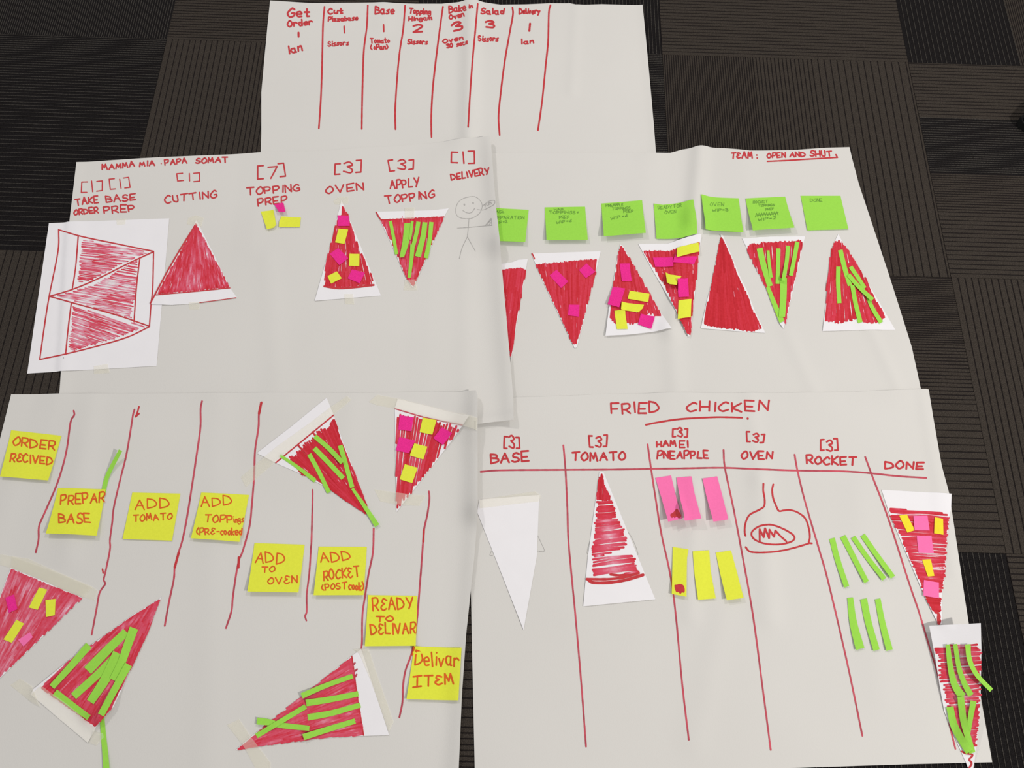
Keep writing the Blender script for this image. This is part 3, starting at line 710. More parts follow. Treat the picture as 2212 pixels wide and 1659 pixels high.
s = slice_('blank white slice pointing down in the BASE column', '0', (1035, 1079, 1166, 1069, 1164, 1090, 1160, 1200, 1131, 1361, 1070, 1205, 1031, 1107))
tape('tape across the top of the blank white slice', 'n', (105, 1010, 590, 935, 640, 975, 620, 1025, 430, 1045, 105, 1085))
s = slice_('upright slice hatched with sideways red strokes in the TOMATO column', 'q', (462, 98, 505, 95, 1052, 1437, 292, 1512, 340, 1000))
hatch(s, 'q', (490, 108, 515, 240, 590, 380, 530, 400, 440, 390, 455, 170), 92, 4.5, 2.4, (.72, .9), seg=40, endj=3)
hatch(s, 'q', (440, 400, 590, 390, 640, 520, 650, 575, 430, 590), -4, 4.6, 4.2, (.65, .8), endj=4, mid=(.5, .7))
hatch(s, 'q', (415, 590, 665, 580, 720, 700, 760, 880, 440, 1000, 375, 980, 375, 930, 410, 830), -7, 4.6, 4.3, (.6, .75), endj=5, mid=(.2, .5))
hatch(s, 'q', (400, 1010, 790, 955, 845, 1000, 845, 1100, 880, 1150, 400, 1200, 385, 1050), -7, 4.8, 4.7, (.6, .72), endj=4, mid=(.12, .35))
lines(s, 'q', [(345, 1232, 400, 1262, 560, 1262, 740, 1235, 925, 1180)], 6.5, 'ink'); lines(s, 'q', [(330, 1225, 560, 1225, 730, 1205, 880, 1160), (580, 1175, 700, 1185, 860, 1140)], 5.5, 'ink')

R1 = 'below the HAM & PINEAPPLE heading'
q1 = lay('paper_strip', 'pink strip with a red blot ' + R1, 'paper strip', pv('r', 82, 115, 258, 88, 300, 270, 378, 572, 225, 605, 150, 340), M['pink'], .0002, .006, curl=.011, group='pink paper strips', cpow=1.8)
blob(q1, pv('r', 248, 528, 285, 500, 320, 458, 345, 488, 372, 540, 345, 565, 320, 548, 296, 564, 285, 545, 268, 563))
lay('paper_strip', 'middle pink strip ' + R1, 'paper strip', pv('r', 318, 112, 485, 98, 515, 270, 597, 570, 405, 592, 352, 310), M['pink'], .0002, .006, curl=.013, group='pink paper strips', cpow=1.8)
lay('paper_strip', 'rightmost pink strip ' + R1, 'paper strip', pv('r', 608, 122, 775, 98, 825, 290, 900, 580, 732, 605, 658, 340), M['pink'], .0002, .006, curl=.010, group='pink paper strips', cpow=1.8)
q1 = lay('paper_strip', 'yellow strip with a red blot, below the pink strips', 'paper strip', pv('r', 275, 888, 453, 915, 436, 1015, 430, 1447, 265, 1415, 272, 1100), M['yellow'], .0002, .006, curl=.004, group='yellow paper strips')
blob(q1, pv('r', 295, 1320, 325, 1312, 350, 1303, 392, 1315, 410, 1360, 405, 1400, 378, 1398, 360, 1420, 345, 1395, 312, 1390))
lay('paper_strip', 'middle yellow strip, below the pink strips', 'paper strip', pv('r', 500, 938, 685, 925, 700, 1150, 758, 1465, 560, 1480, 520, 1200), M['yellow'], .0002, .006, curl=.002, group='yellow paper strips')
lay('paper_strip', 'rightmost yellow strip, below the pink strips', 'paper strip', pv('r', 758, 952, 930, 928, 1000, 1190, 1070, 1460, 882, 1485, 820, 1240), M['yellow'], .0002, .006, curl=.006, group='yellow paper strips')
R1 = 'of the upper fan below ROCKET'
for nm, g, w1, w2 in (('first green strip', (200, 230, 265, 480, 370, 790), 68, 60), ('second green strip', (325, 205, 440, 430, 600, 735), 70, 58), ('third green strip', (445, 215, 600, 440, 805, 700), 56, 56), ('last green strip', (555, 192, 700, 400, 905, 678), 60, 58)):
    strip(nm + ' from the left ' + R1, 's', g, w1, w2, lift=.002)
R1 = 'of the lower three below ROCKET'
for nm, g, w1, w2 in (('left green strip', (410, 915, 445, 1200, 525, 1508), 68, 102), ('middle green strip', (565, 930, 620, 1200, 715, 1522), 80, 74), ('right green strip', (728, 930, 785, 1220, 865, 1522), 66, 76)):
    strip(nm + ' ' + R1, 's', g, w1, w2, lift=.002)
s = slice_('sideways-hatched slice pointing down in the DONE column with pink and yellow scraps', 't', (125, 92, 910, 137, 905, 300, 880, 410, 858, 620, 835, 1050, 800, 1290, 806, 1600, 765, 1605, 620, 1310, 430, 870, 210, 350), curl=.001)
RG = (215, 300, 865, 360, 885, 405, 860, 600, 835, 1050, 800, 1240, 610, 1280, 500, 990, 410, 790, 310, 550, 235, 430)
hatch(s, 't', RG, 4, 4.4, 3.6, (.64, .82), endj=4, mid=(.35, .8), wob=1.5)
for g in ((300, 372, 600, 368, 880, 400), (640, 430, 880, 450), (650, 470, 875, 485), (640, 495, 870, 512), (330, 515, 500, 522), (640, 580, 860, 608), (380, 585, 600, 580, 780, 592), (690, 682, 855, 692), (690, 728, 855, 740), (410, 790, 540, 785), (640, 822, 845, 830), (440, 885, 580, 892), (700, 925, 835, 920), (690, 965, 835, 958), (700, 988, 832, 988), (540, 1078, 575, 1074)):
    ink(s, [pv('t', *g)], 1.6, 'shade', 'bare_paper_gap', tones=[(.3, .06, .12)], kind='stuff')
hatch(s, 't', (620, 1290, 795, 1300, 780, 1360, 785, 1450, 745, 1480, 690, 1430), 6, 4.4, 2.3, (.8, .9), endj=3)
lines(s, 't', [(755, 1470, 775, 1510, 770, 1540, 780, 1560, 768, 1592), (765, 1490, 760, 1540, 765, 1590)], 5.5, 'ink')
R1 = 'on the DONE slice'
scrap('slanting yellow scrap at the left ' + R1, 't', (325, 383, 408, 367, 500, 545, 415, 573), 'lemon')
scrap('upper pink scrap between two yellow ones ' + R1, 't', (482, 385, 640, 382, 665, 548, 497, 545), 'pink')
scrap('upright yellow scrap at the right ' + R1, 't', (722, 400, 815, 418, 820, 597, 715, 580), 'lemon')
scrap('middle pink scrap ' + R1, 't', (520, 607, 685, 605, 712, 803, 540, 800), 'pink')
scrap('lower narrow yellow scrap ' + R1, 't', (580, 875, 678, 870, 718, 1057, 645, 1065), 'lemon')
scrap('lowest pink scrap ' + R1, 't', (600, 1103, 768, 1132, 770, 1308, 595, 1280), 'pink')
s = slice_('bent slice lifted off the paper at the lower right corner, with six green strips', 'u', (230, 155, 768, 130, 778, 400, 776, 650, 772, 900, 768, 1100, 740, 1350, 715, 1540, 690, 1760, 655, 1690, 520, 1380, 390, 1060, 340, 780, 300, 520), curl=0.042, cedge=(8, 9), cpow=1.4)
hatch(s, 'u', (285, 375, 715, 338, 775, 420, 775, 620, 775, 880, 760, 1000, 420, 1000, 385, 850, 345, 700, 330, 500), -3, 4.6, 4.6, (.6, .78), endj=7, mid=(.12, .45))
hatch(s, 'u', (420, 1000, 765, 1000, 755, 1100, 735, 1300, 725, 1420, 600, 1480, 540, 1330, 440, 1100), -3, 4.6, 3.2, (.58, .76), endj=5, mid=(.15, .5))
lines(s, 'u', [(575, 1485, 620, 1505, 690, 1522, 655, 1570, 680, 1610, 655, 1660)], 4.2, 'ink', smooth=True)
R1 = 'on the lifted slice'
strip('upper left green strip ' + R1, 'u', (425, 355, 455, 600, 500, 780, 580, 905), 46, 84)
strip('upper middle green strip ' + R1, 'u', (503, 350, 545, 600, 600, 760, 672, 892), 44, 62)
strip('green strip curving out over the carpet ' + R1, 'u', (638, 352, 660, 520, 740, 680, 890, 838), 54, 46, hold=0.026)
strip('green strip in the lower right ' + R1, 'u', (700, 950, 668, 1120, 640, 1300), 66, 50)
strip('green strip down the centre of the lower half ' + R1, 'u', (562, 905, 590, 1150, 640, 1330, 688, 1500), 70, 66)
strip('bent green strip along the lower left ' + R1, 'u', (448, 1012, 490, 1200, 560, 1340, 655, 1490), 72, 80)

# ------------------------------------------------------------------ middle left sheet
Bb = sheet('flipchart sheet headed MAMMA MIA PAPA SOMAT with a stick figure at its right edge',
           [165, 350, 305, 341.7, 430, 336, 500, 333.4, 562.7, 328.6, 644.7, 327.4, 700, 325.7, 780, 318.6, 840, 316.5, 883.7, 313, 924.7, 310, 997, 299, 1057, 293, 1059.7, 297, 1071.8, 448.8, 1081.4, 545.3, 1093.5, 680,
            1106.4, 830, 1108.9, 857, 1109.5, 907, 1070, 911, 1032, 916, 800, 940, 100, 950, 128, 852, 130.4, 820, 148.5, 489],
           [(1062, 295, 1083, 540, 7, 20), (1083, 540, 1112, 905, 5, 20), (1109, 907, 1035, 916, 4.0, 14), (580, 560, 600, 850, 0.9, 20), (1004, 480, 1010, 880, 1.0, 18), (165, 350, 130, 850, 1.0, 14)])
wb = lambda v, t, *a, w=3.3: word(Bb, v, t, *a, w=w)
wb('a', 'MAMMA', 600, 155, 832, 133, 36); wb('a', 'MIA', 868, 132, 975, 125, 32); lines(Bb, 'a', [(1022, 109, 1023, 112)], 2.6, name='ink_dots'); wb('a', 'PAPA', 1050, 121, 1207, 109, 36); wb('a', 'SOMAT', 1270, 108, 1500, 100, 36)
wb('a', '[1]', 450, 318, 600, 308, 76, w=2.6); wb('a', '[1]', 658, 300, 800, 285, 74, w=2.6); wb('a', '[1]', 1140, 237, 1298, 234, 56, w=2.6)
wb('a', 'TAKE', 412, 410, 572, 390, 46); wb('a', 'BASE', 630, 388, 838, 373, 48); wb('a', 'ORDER', 400, 482, 572, 462, 38); wb('a', 'PREP', 615, 468, 832, 452, 48); wb('a', 'CUTTING', 1052, 395, 1420, 352, 50)
wb('b', '[7]', 235, 400, 485, 383, 112); wb('b', 'TOPPING', 140, 548, 612, 506, 62); wb('b', 'PREP', 240, 642, 495, 612, 58); wb('b', '[3]', 925, 358, 1160, 345, 104); wb('b', 'OVEN', 850, 530, 1185, 500, 62)
wb('c', '[3]', 258, 372, 467, 352, 90); wb('c', 'APPLY', 262, 535, 522, 506, 74); wb('c', 'TOPPING', 225, 663, 656, 608, 66); wb('c', '[1]', 808, 303, 1016, 296, 104); wb('c', 'DELIVERY', 810, 455, 1150, 398, 56)
lines(Bb, 'c', [(1015, 600, 1070, 640, 1085, 690, 1060, 750, 1000, 790, 940, 798, 870, 780, 848, 730, 865, 660, 920, 615, 1015, 600), (912, 725, 950, 745, 990, 742, 1018, 705), (967, 795, 960, 880, 952, 960), (862, 882, 960, 876, 1110, 862), (952, 960, 905, 1060, 880, 1155), (952, 960, 1025, 1090),
                (1040, 715, 1090, 720, 1130, 705, 1190, 670, 1195, 635, 1150, 640, 1105, 670, 1085, 690)], 1.2, 'pencil', 'pencil_stick_figure')
lines(Bb, 'c', [(1110, 862, 1165, 795, 1172, 858, 1110, 862), (1130, 850, 1160, 812), (1145, 855, 1165, 830)], 1.2, 'pencil', 'pencil_stick_figure', smooth='sharp')
lines(Bb, 'c', [(925, 668, 926, 675), (1004, 655, 1005, 662)], 3.2, 'pencil', 'pencil_stick_figure')
word(Bb, 'c', 'yum', 1105, 690, 1172, 668, 34, w=1.0, m='pencil')

a4 = lay('copy_paper_sheet', 'white A4 sheet with three outlined red slices, at the left edge', 'paper sheet', pv('a', 218, 537, 1080, 503, 990, 1560, 62, 1615), M['copy'], .0002, .005, group=None, curl=0.0)
hatch(a4, 'a', (462, 655, 700, 700, 935, 745, 700, 850, 540, 940, 425, 965, 440, 800), 6, 2.6, 3.0, (.34, .66), seg=36, endj=5, mid=(.08, .48), wob=1.4, patch=.12)
hatch(a4, 'a', (270, 1060, 530, 985, 850, 800, 850, 1000, 805, 1220, 560, 1150, 380, 1090), 10, 2.6, 3.1, (.32, .6), seg=40, endj=5, mid=(.06, .4), wob=1.4, patch=.12)
hatch(a4, 'a', (385, 1135, 560, 1180, 905, 1280, 700, 1362, 360, 1460, 372, 1300), 18, 2.6, 3.0, (.34, .68), seg=34, endj=5, mid=(.08, .48), wob=1.4, patch=.12)
for g in [(288, 583, 283, 740, 220, 1060, 185, 1280, 152, 1515), (288, 585, 460, 635, 700, 685, 968, 740), (968, 742, 962, 1000, 950, 1115, 938, 1280), (152, 1515, 340, 1475, 560, 1420, 780, 1355, 938, 1280),
          (428, 632, 410, 850, 385, 1015), (968, 742, 780, 830, 560, 940, 380, 1015, 222, 1062), (222, 1062, 400, 1112, 700, 1195, 935, 1275), (870, 785, 845, 1000, 828, 1245), (378, 1115, 355, 1300, 338, 1475)]:
    lines(a4, 'a', [g], 2.9, name='drawn_outline')
tape('small tape at the top edge of the A4 sheet', 'a', (700, 510, 770, 505, 765, 545, 705, 552))
tape('small tape at the bottom edge of the A4 sheet', 'a', (540, 1562, 640, 1545, 652, 1610, 540, 1618))
s = slice_('red slice below the word CUTTING, overlapping the A4 sheet', 'a', (1275, 515, 1400, 760, 1515, 1000, 1565, 1070, 1290, 1110, 1100, 1124, 940, 1118, 1100, 820))
hatch(s, 'a', (1272, 545, 1515, 1000, 990, 1048), 90, 3.2, 2.3, (.5, .82), seg=38, endj=4, fan=(1272, 350), gaps=26, patch=.08, mid=(.22, .72), base=.42)
lines(s, 'a', [(1270, 545, 1100, 825, 945, 1112)], 3.4); lines(s, 'a', [(985, 1052, 1260, 1028, 1515, 1002)], 2.4); lines(s, 'a', [(1295, 1108, 1430, 1090, 1558, 1072)], 1.6)
tape('tape holding the tip of the slice below CUTTING', 'a', (1215, 500, 1270, 480, 1328, 500, 1310, 560, 1205, 545))
tape('tape under the crust of the slice below CUTTING', 'a', (1220, 1105, 1300, 1100, 1295, 1155, 1225, 1155))
scrap('loose magenta scrap below the words TOPPING PREP', 'b', (382, 628, 465, 612, 484, 695, 425, 695), 'magenta', .006)
scrap('loose upright yellow scrap below the words TOPPING PREP', 'b', (262, 692, 375, 675, 400, 810, 380, 835, 318, 852), 'yellow', .003)
scrap('loose lengthwise yellow scrap below the words TOPPING PREP', 'b', (445, 740, 622, 745, 612, 830, 425, 828, 428, 780), 'yellow', .001)
s = slice_('slice below the word OVEN on the left sheet, with six scraps', 'b', (985, 590, 1100, 860, 1250, 1230, 1340, 1445, 745, 1492, 870, 1050))
hatch(s, 'b', (995, 645, 1045, 720, 1060, 790, 1150, 1040, 1275, 1310, 1262, 1350, 1000, 1378, 835, 1370, 842, 1160, 900, 960, 950, 760, 985, 740), 88, 4.0, 3.3, RD, seg=60, endj=5, fan=(1000, 380), gaps=44)
lines(s, 'b', [(830, 1362, 960, 1380, 1100, 1372, 1275, 1350)], 4.5)
R1 = 'on the slice below OVEN'
scrap('magenta scrap near the tip ' + R1, 'b', (950, 725, 1050, 730, 1060, 820, 952, 822), 'magenta')
scrap('topmost yellow scrap ' + R1, 'b', (958, 845, 1045, 853, 1012, 982, 928, 968), 'yellow')
scrap('tilted magenta scrap in the middle ' + R1, 'b', (880, 1070, 957, 1018, 1047, 1110, 965, 1172), 'magenta')
scrap('upright yellow scrap at the right ' + R1, 'b', (1057, 1070, 1147, 1072, 1145, 1182, 1053, 1178), 'yellow')
scrap('tilted yellow scrap at the lower left ' + R1, 'b', (860, 1270, 945, 1228, 988, 1290, 892, 1338), 'yellow')
scrap('magenta scrap at the lower right ' + R1, 'b', (1080, 1210, 1195, 1240, 1150, 1335, 1040, 1290), 'magenta')
tape('tape over the tip of the slice below OVEN', 'b', (910, 600, 950, 565, 1050, 555, 1045, 620, 930, 630))
tape('tape at the crust of the slice below OVEN', 'b', (1010, 1430, 1090, 1430, 1100, 1525, 1015, 1520))
s = slice_('down-pointing slice with green strips below APPLY TOPPING', 'c', (132, 735, 290, 732, 450, 728, 640, 722, 785, 705, 740, 790, 600, 1110, 465, 1420, 400, 1325, 260, 1000))
hatch(s, 'c', (178, 808, 745, 782, 620, 1050, 465, 1405, 405, 1320, 280, 1020), 80, 3.6, 2.2, (.6, .82), seg=50, endj=1.5, fan=(470, 2200), gaps=16, mid=(.35, .8), base=.6)
lines(s, 'c', [(136, 740, 155, 775, 185, 820)], 3.0); lines(s, 'c', [(180, 808, 450, 800, 742, 782)], 2.2)
R1 = 'below APPLY TOPPING'
strip('leftmost thin green strip ' + R1, 'c', (262, 818, 290, 960, 318, 1116), 30, 28)
lay('paper_strip', 'widest curved green strip ' + R1, 'paper strip', pv('c', 388, 838, 445, 835, 440, 960, 418, 1050, 385, 1142, 345, 1145, 372, 1000), M['green'], .0002, .006, curl=.002, group='green paper strips')
strip('short green strip beside the widest one ' + R1, 'c', (458, 818, 450, 900, 436, 985), 26, 22)
strip('green strip in the middle of the upper row ' + R1, 'c', (514, 825, 495, 930, 468, 1040), 38, 34)
strip('long green strip reaching to the point ' + R1, 'c', (462, 1030, 450, 1170, 430, 1328), 40, 28)
strip('curved green strip second from the right ' + R1, 'c', (572, 830, 555, 960, 508, 1138), 44, 52)
strip('rightmost green strip ' + R1, 'c', (630, 828, 612, 1000, 580, 1150), 38, 38)
tape('tape at the crust of the slice below APPLY TOPPING', 'c', (390, 700, 480, 698, 475, 800, 392, 800))
tape('tape over the point of the slice below APPLY TOPPING', 'c', (392, 1348, 488, 1340, 505, 1438, 380, 1440))

# ------------------------------------------------------------------ front left sheet
Ee = sheet('front left flipchart sheet with eight yellow notes between red lines',
           [24, 852, 72, 852, 128, 850, 240, 850, 409, 849, 520, 848.7, 600, 847.7, 780, 848.7, 932, 845.4, 1027.3, 842.6, 1031.7, 853, 1031.7, 980, 1031.7, 1107, 1025, 1200, 1017, 1275, 1007, 1370, 997.8, 1501, 990.5, 1672, 500, 1676, -180, 1676, -90, 1310, 0, 948],
           [(1033, 845, 1035, 1110, 7.5, 20), (1035, 1110, 994, 1660, 4.0, 18), (200, 850, 150, 1200, 1.4, 22), (470, 850, 450, 1659, 0.9, 26), (40, 1000, -50, 1300, 1.2, 26), (760, 870, 740, 1100, .8, 20)])
for v, g, w in [('g', (660, 195, 665, 235, 632, 300, 600, 530, 560, 700, 500, 880, 400, 1110, 350, 1230, 345, 1350, 320, 1465), 3.9)]:
    lines(Ee, v, [g], w, 'ink_faint')
ink(Ee, [np.vstack([pv('g', 1205, 185, 1190, 240, 1170, 370, 1130, 600, 1080, 800, 1020, 1060, 1005, 1200, 985, 1350, 985, 1440, 945, 1640), pv('0', 224, 1252, 227, 1262, 215, 1281, 208, 1318.6, 198, 1371)])], 3.7, 'ink_faint')
lines(Ee, 'g', [(1245, 160, 1230, 215, 1215, 250), (1245, 222, 1215, 250), (918, 1615, 925, 1650)], 3.6)
ink(Ee, [np.vstack([pv('h', 815, 110, 802, 180, 800, 350, 765, 600, 720, 900, 680, 1150, 640, 1350, 600, 1480, 570, 1600), pv('0', 375.4, 1252, 365, 1301, 355.8, 1352)])], 3.9, 'ink_faint')
ink(Ee, [np.vstack([pv('h', 1348, 120, 1325, 220, 1320, 350, 1290, 550, 1280, 800, 1260, 1050, 1240, 1230, 1180, 1450), pv('0', 516, 1211, 509, 1247.5, 502.7, 1292.7, 500, 1320, 488, 1357)])], 3.9, 'ink_faint')
lines(Ee, 'h', [(1345, 125, 1325, 222), (605, 1470, 570, 1600), (1145, 1510, 1140, 1600)], 5.2, 'ink', smooth=False)
ink(Ee, [np.vstack([pv('i', 715, 1005, 715, 1100, 705, 1500), pv('k', 950, 300, 930, 600, 900, 850, 900, 1050, 880, 1110, 895, 1165)])], 3.6, 'ink_faint')
ink(Ee, [pv('k', 1700, 65, 1690, 350, 1640, 600, 1600, 850, 1565, 1100, 1560, 1400, 1550, 1525)], 3.8, 'ink_faint')
ink(Ee, [np.vstack([pv('j', 675, 1020, 680, 1100, 660, 1250, 625, 1410, 618, 1520), pv('0', 905, 1290, 898, 1365), pv('l', 1560, 160, 1510, 300, 1490, 430, 1485, 560, 1460, 685)])], 3.9, 'ink_faint')
lines(Ee, 'j', [(625, 1405, 620, 1520)], 4.8, 'ink', smooth=False)

strip('green strip sticking up behind the PREPARE BASE note', 'g', (925, 930, 955, 800, 1000, 700, 1080, 550), 42, 34, lift=.012)
def ynote(label, v, pts, words, curl):
    nn = note(label, v, pts, 'yellow', curl)
    for wd in words:
        word(nn, v, *wd[:6], w=wd[6] if len(wd) > 6 else 3.4, m='orange')
    return nn
ynote('yellow note reading ORDER RECIVED, cut by the left frame edge', 'g', (100, 370, 550, 420, 430, 820, 0, 785), [('ORDER', 115, 508, 488, 545, 80), ('R€CIVED', 90, 650, 465, 680, 72)], .004)
ynote('yellow note reading PREPARE BASE', 'g', (520, 890, 945, 900, 865, 1315, 410, 1295), [('PREPAR', 542, 1035, 935, 1012, 82), ('BASE', 528, 1200, 808, 1200, 88)], .006)
ynote('yellow note reading ADD TOMATO', 'h', (190, 928, 620, 938, 545, 1360, 102, 1345), [('ADD', 215, 1080, 520, 1065, 82, 2.8), ('TOMATO', 200, 1188, 545, 1168, 56, 2.8)], .001)
ynote('yellow note reading ADD TOPPINGS (PRE-COOKED)', 'h', (808, 928, 1235, 950, 1150, 1370, 715, 1338), [('ADD', 808, 1055, 1080, 1045, 84, 2.8), ('TOPP', 838, 1190, 1085, 1198, 70, 3), ('ings', 1098, 1195, 1185, 1192, 62, 2.4), ('(PR€-', 760, 1305, 968, 1300, 56, 2.8), ('cooked', 980, 1308, 1168, 1306, 62, 3)], .004)
ynote('yellow note reading ADD TO OVEN', 'k', (275, 238, 873, 258, 800, 828, 190, 818), [('ADD', 285, 475, 630, 483, 122, 2.9), ('TO', 362, 585, 515, 578, 65, 2.7), ('OV€N', 438, 726, 785, 712, 85, 2.8)], .006)
ynote('yellow note reading ADD ROCKET (POST COOK)', 'k', (1042, 280, 1617, 283, 1578, 860, 980, 862), [('ADD', 1068, 472, 1425, 445, 112, 3), ('ROCK€T', 1105, 690, 1535, 630, 118, 3.2), ('(POST', 1078, 805, 1375, 778, 70, 2.8), ('cook)', 1400, 795, 1580, 800, 90, 3.2)], .005)
ynote('yellow note reading READY TO DELIVAR', '0', (795, 1285, 901.5, 1287, 898, 1395, 788, 1396), [('R€ADY', 806, 1319, 893, 1316, 25), ('TO', 812, 1343, 849, 1341, 12), ('D€LIVAR', 802, 1371, 897, 1368, 22)], .004)
q8 = ynote('yellow note reading Delivar ITEM, lowest of the yellow notes', 'l', (1580, 98, 1972, 110, 1945, 545, 1518, 535), [('Delivar', 1588, 260, 1948, 262, 115, 3.6), ('ĪT€M', 1572, 436, 1905, 412, 82, 3.8)], .003)
lines(q8, 'l', [(1582, 108, 1568, 170)], 3.6, 'orange')

s = slice_('slice with a red rule and six green strips, right of the diagonal tape', 'i', (160, 640, 500, 378, 855, 88, 925, 255, 1020, 530, 1130, 820, 1252, 1150, 1255, 1248, 1040, 1098, 830, 968, 600, 848, 345, 737))
hatch(s, 'i', (938, 290, 1000, 530, 1120, 820, 1252, 1160, 1255, 1246, 1030, 1100, 900, 1000, 760, 910, 590, 845, 490, 680, 560, 625, 640, 540, 700, 520, 760, 430, 860, 370), 50, 4.4, 2.7, (.7, .88), seg=80, endj=9, fan=(1330, 1350), gaps=16)
lines(s, 'i', [(350, 735, 560, 562, 925, 262)], 3.0); lines(s, 'i', [(570, 560, 650, 650), (715, 430, 745, 470)], 4.2, smooth=False)
R1 = 'on the slice with the red rule'
strip('lowest left green strip, its end under tape, ' + R1, 'i', (392, 662, 560, 775, 742, 915), 28, 42)
strip('second green strip from the left ' + R1, 'i', (682, 650, 780, 830, 878, 1032), 44, 42)
strip('third green strip from the left ' + R1, 'i', (732, 590, 870, 730, 1020, 890), 50, 48)
strip('rightmost upright green strip ' + R1, 'i', (990, 563, 1040, 730, 1110, 982), 48, 44)
strip('green strip lying over the upright one ' + R1, 'i', (738, 472, 880, 595, 1012, 735), 48, 48, lift=.003)
strip('green strip running off the point ' + R1, 'i', (1112, 992, 1230, 1165, 1358, 1362), 28, 52, lift=.003)
tape('long diagonal tape along the crust of the slice with the red rule', 'i', (0, 880, 150, 750, 350, 580, 700, 330, 900, 175, 1060, 70, 1100, 110, 930, 250, 740, 400, 560, 550, 340, 730, 50, 980))
s = slice_('slice with three magenta and three yellow scraps at the top of the front left sheet', 'j', (365, 100, 720, 185, 1075, 265, 1010, 365, 830, 610, 560, 960, 352, 1225, 345, 800, 335, 190))
hatch(s, 'j', (348, 240, 1002, 378, 840, 590, 640, 850, 500, 1030, 352, 1200), 100, 4.4, 5.2, (.62, .86), endj=9, fan=(250, 2400), mid=(.45, .85), wob=1)
lines(s, 'j', [(340, 198, 600, 275, 800, 320, 1008, 360)], 2.6, 'ink_faint')
R1 = 'on the scrap-covered slice'
scrap('upper left magenta scrap ' + R1, 'j', (385, 262, 525, 282, 500, 422, 370, 405), 'magenta')
scrap('lower left magenta scrap ' + R1, 'j', (380, 478, 540, 515, 475, 640, 345, 612), 'magenta')
scrap('magenta diamond at the right ' + R1, 'j', (805, 380, 905, 440, 815, 560, 718, 490), 'magenta')
scrap('topmost square yellow scrap ' + R1, 'j', (615, 285, 750, 310, 710, 455, 582, 430), 'yellow')
scrap('middle square yellow scrap ' + R1, 'j', (530, 542, 660, 575, 620, 702, 485, 662), 'yellow')
scrap('lowest square yellow scrap ' + R1, 'j', (435, 750, 562, 785, 510, 938, 383, 900), 'yellow')
tape('long tape over the crust of the scrap-covered slice', 'j', (365, 95, 720, 180, 1078, 262, 1160, 290, 1150, 412, 1010, 365, 640, 275, 335, 195, 150, 160, 75, 130, 160, 58))
tape('tape across the point of the scrap-covered slice', 'j', (130, 1000, 350, 1030, 490, 1050, 650, 1060, 580, 1165, 350, 1150, 190, 1120))
# staple in the sheet's right margin
def staple():
    a, b_ = on_item(Ee, pv('j', 1135, 318, 1137, 408), 0.0006)
    d = b_ - a; nrm = np.array([-d[1], d[0], 0]); nrm /= np.linalg.norm(nrm)
    r = .0004; V = []; F = []
    pts = [a - [0, 0, .0006], a, b_, b_ - [0, 0, .0006]]
    up = np.array([0, 0, 1.])
    for i, p in enumerate(pts):
        ax = (d / np.linalg.norm(d)) if i in (1, 2) else up
        for k in range(6):
            th = k * math.pi / 3
            o1 = up if i in (1, 2) else d / np.linalg.norm(d)
            V.append(p + r * (math.cos(th) * nrm + math.sin(th) * o1))
    for i in range(3):
        for k in range(6):
            F.append((6 * i + k, 6 * i + (k + 1) % 6, 6 * i + 6 + (k + 1) % 6, 6 * i + 6 + k))
    F += [tuple(range(6)), tuple(range(23, 17, -1))]
    o = mk('staple', V, F, M['steel'], origin=a)
    tag(o, 'thin steel staple near the right edge of the front left sheet', 'staple')
staple()
s = slice_('pale pink-red slice cut off by the left frame edge', 'm', (80, 160, 350, 270, 617, 385, 300, 695, 0, 987, -353, 1330, -150, 780))
hatch(s, 'm', (85, 172, 350, 285, 612, 388, 300, 690, 0, 972, -340, 1310, -140, 780), 115, 4.4, 2.9, (.42, .64), seg=60, endj=2, fan=(-520, 1800), mid=(.22, .56), base=.42, patch=.06)
R1 = 'on the pale slice at the left edge'
scrap('magenta scrap ' + R1, 'm', (40, 385, 105, 360, 130, 470, 65, 498), 'magenta')
scrap('upper long yellow scrap ' + R1, 'm', (292, 308, 353, 325, 282, 475, 215, 458), 'yellow')
scrap('short upright yellow scrap ' + R1, 'm', (340, 402, 415, 393, 410, 515, 343, 530), 'yellow')
scrap('lower long yellow scrap ' + R1, 'm', (122, 550, 180, 578, 88, 722, 25, 697), 'yellow')
scrap('light pink scrap ' + R1, 'm', (135, 700, 222, 643, 245, 680, 175, 750), 'pink')
tape('wide crumpled tape along the crust of the pale slice', 'm', (0, 58, 90, 75, 210, 92, 400, 180, 695, 305, 732, 335, 705, 405, 612, 378, 500, 340, 350, 270, 200, 205, 75, 160, 0, 140))
tape('second layer of tape over the same crust', 'm', (90, 75, 400, 185, 690, 308, 618, 378, 350, 268, 80, 160))
strip('green strip hanging down past the taped crust to the frame edge', 'm', (762, 1262, 772, 1400, 788, 1560, 800, 1730), 34, 48, lift=.003)
s = slice_('slanting slice with seven wide green strips at the lower left', 'm', (1215, 378, 1195, 402, 1130, 570, 1075, 712, 950, 972, 850, 1200, 775, 1272, 720, 1350, 655, 1470, 440, 1290, 230, 1110, 250, 1068, 520, 850, 750, 690, 1000, 510), curl=.0006, relief=ridge('m', [(860, 1180, 780, 1280, 4, 14)]))
hatch(s, 'm', (1192, 402, 1075, 706, 950, 965, 830, 1215, 712, 1350, 560, 1240, 305, 1058, 520, 855, 740, 705, 980, 535), 120, 4.2, 2.5, (.52, .76), seg=60, endj=2, fan=(1300, 180), gaps=14, mid=(.3, .75), base=.55)
R1 = 'on the slanting slice'
strip('separate green strip at the upper left ' + R1, 'm', (665, 740, 540, 885, 388, 1052), 56, 46, lift=.002)
strip('green strip running across the crust ' + R1, 'm', (410, 1092, 540, 1190, 665, 1282), 54, 44, lift=.002)
strip('longest green strip running up to the middle ' + R1, 'm', (860, 830, 740, 950, 550, 1122), 60, 56)
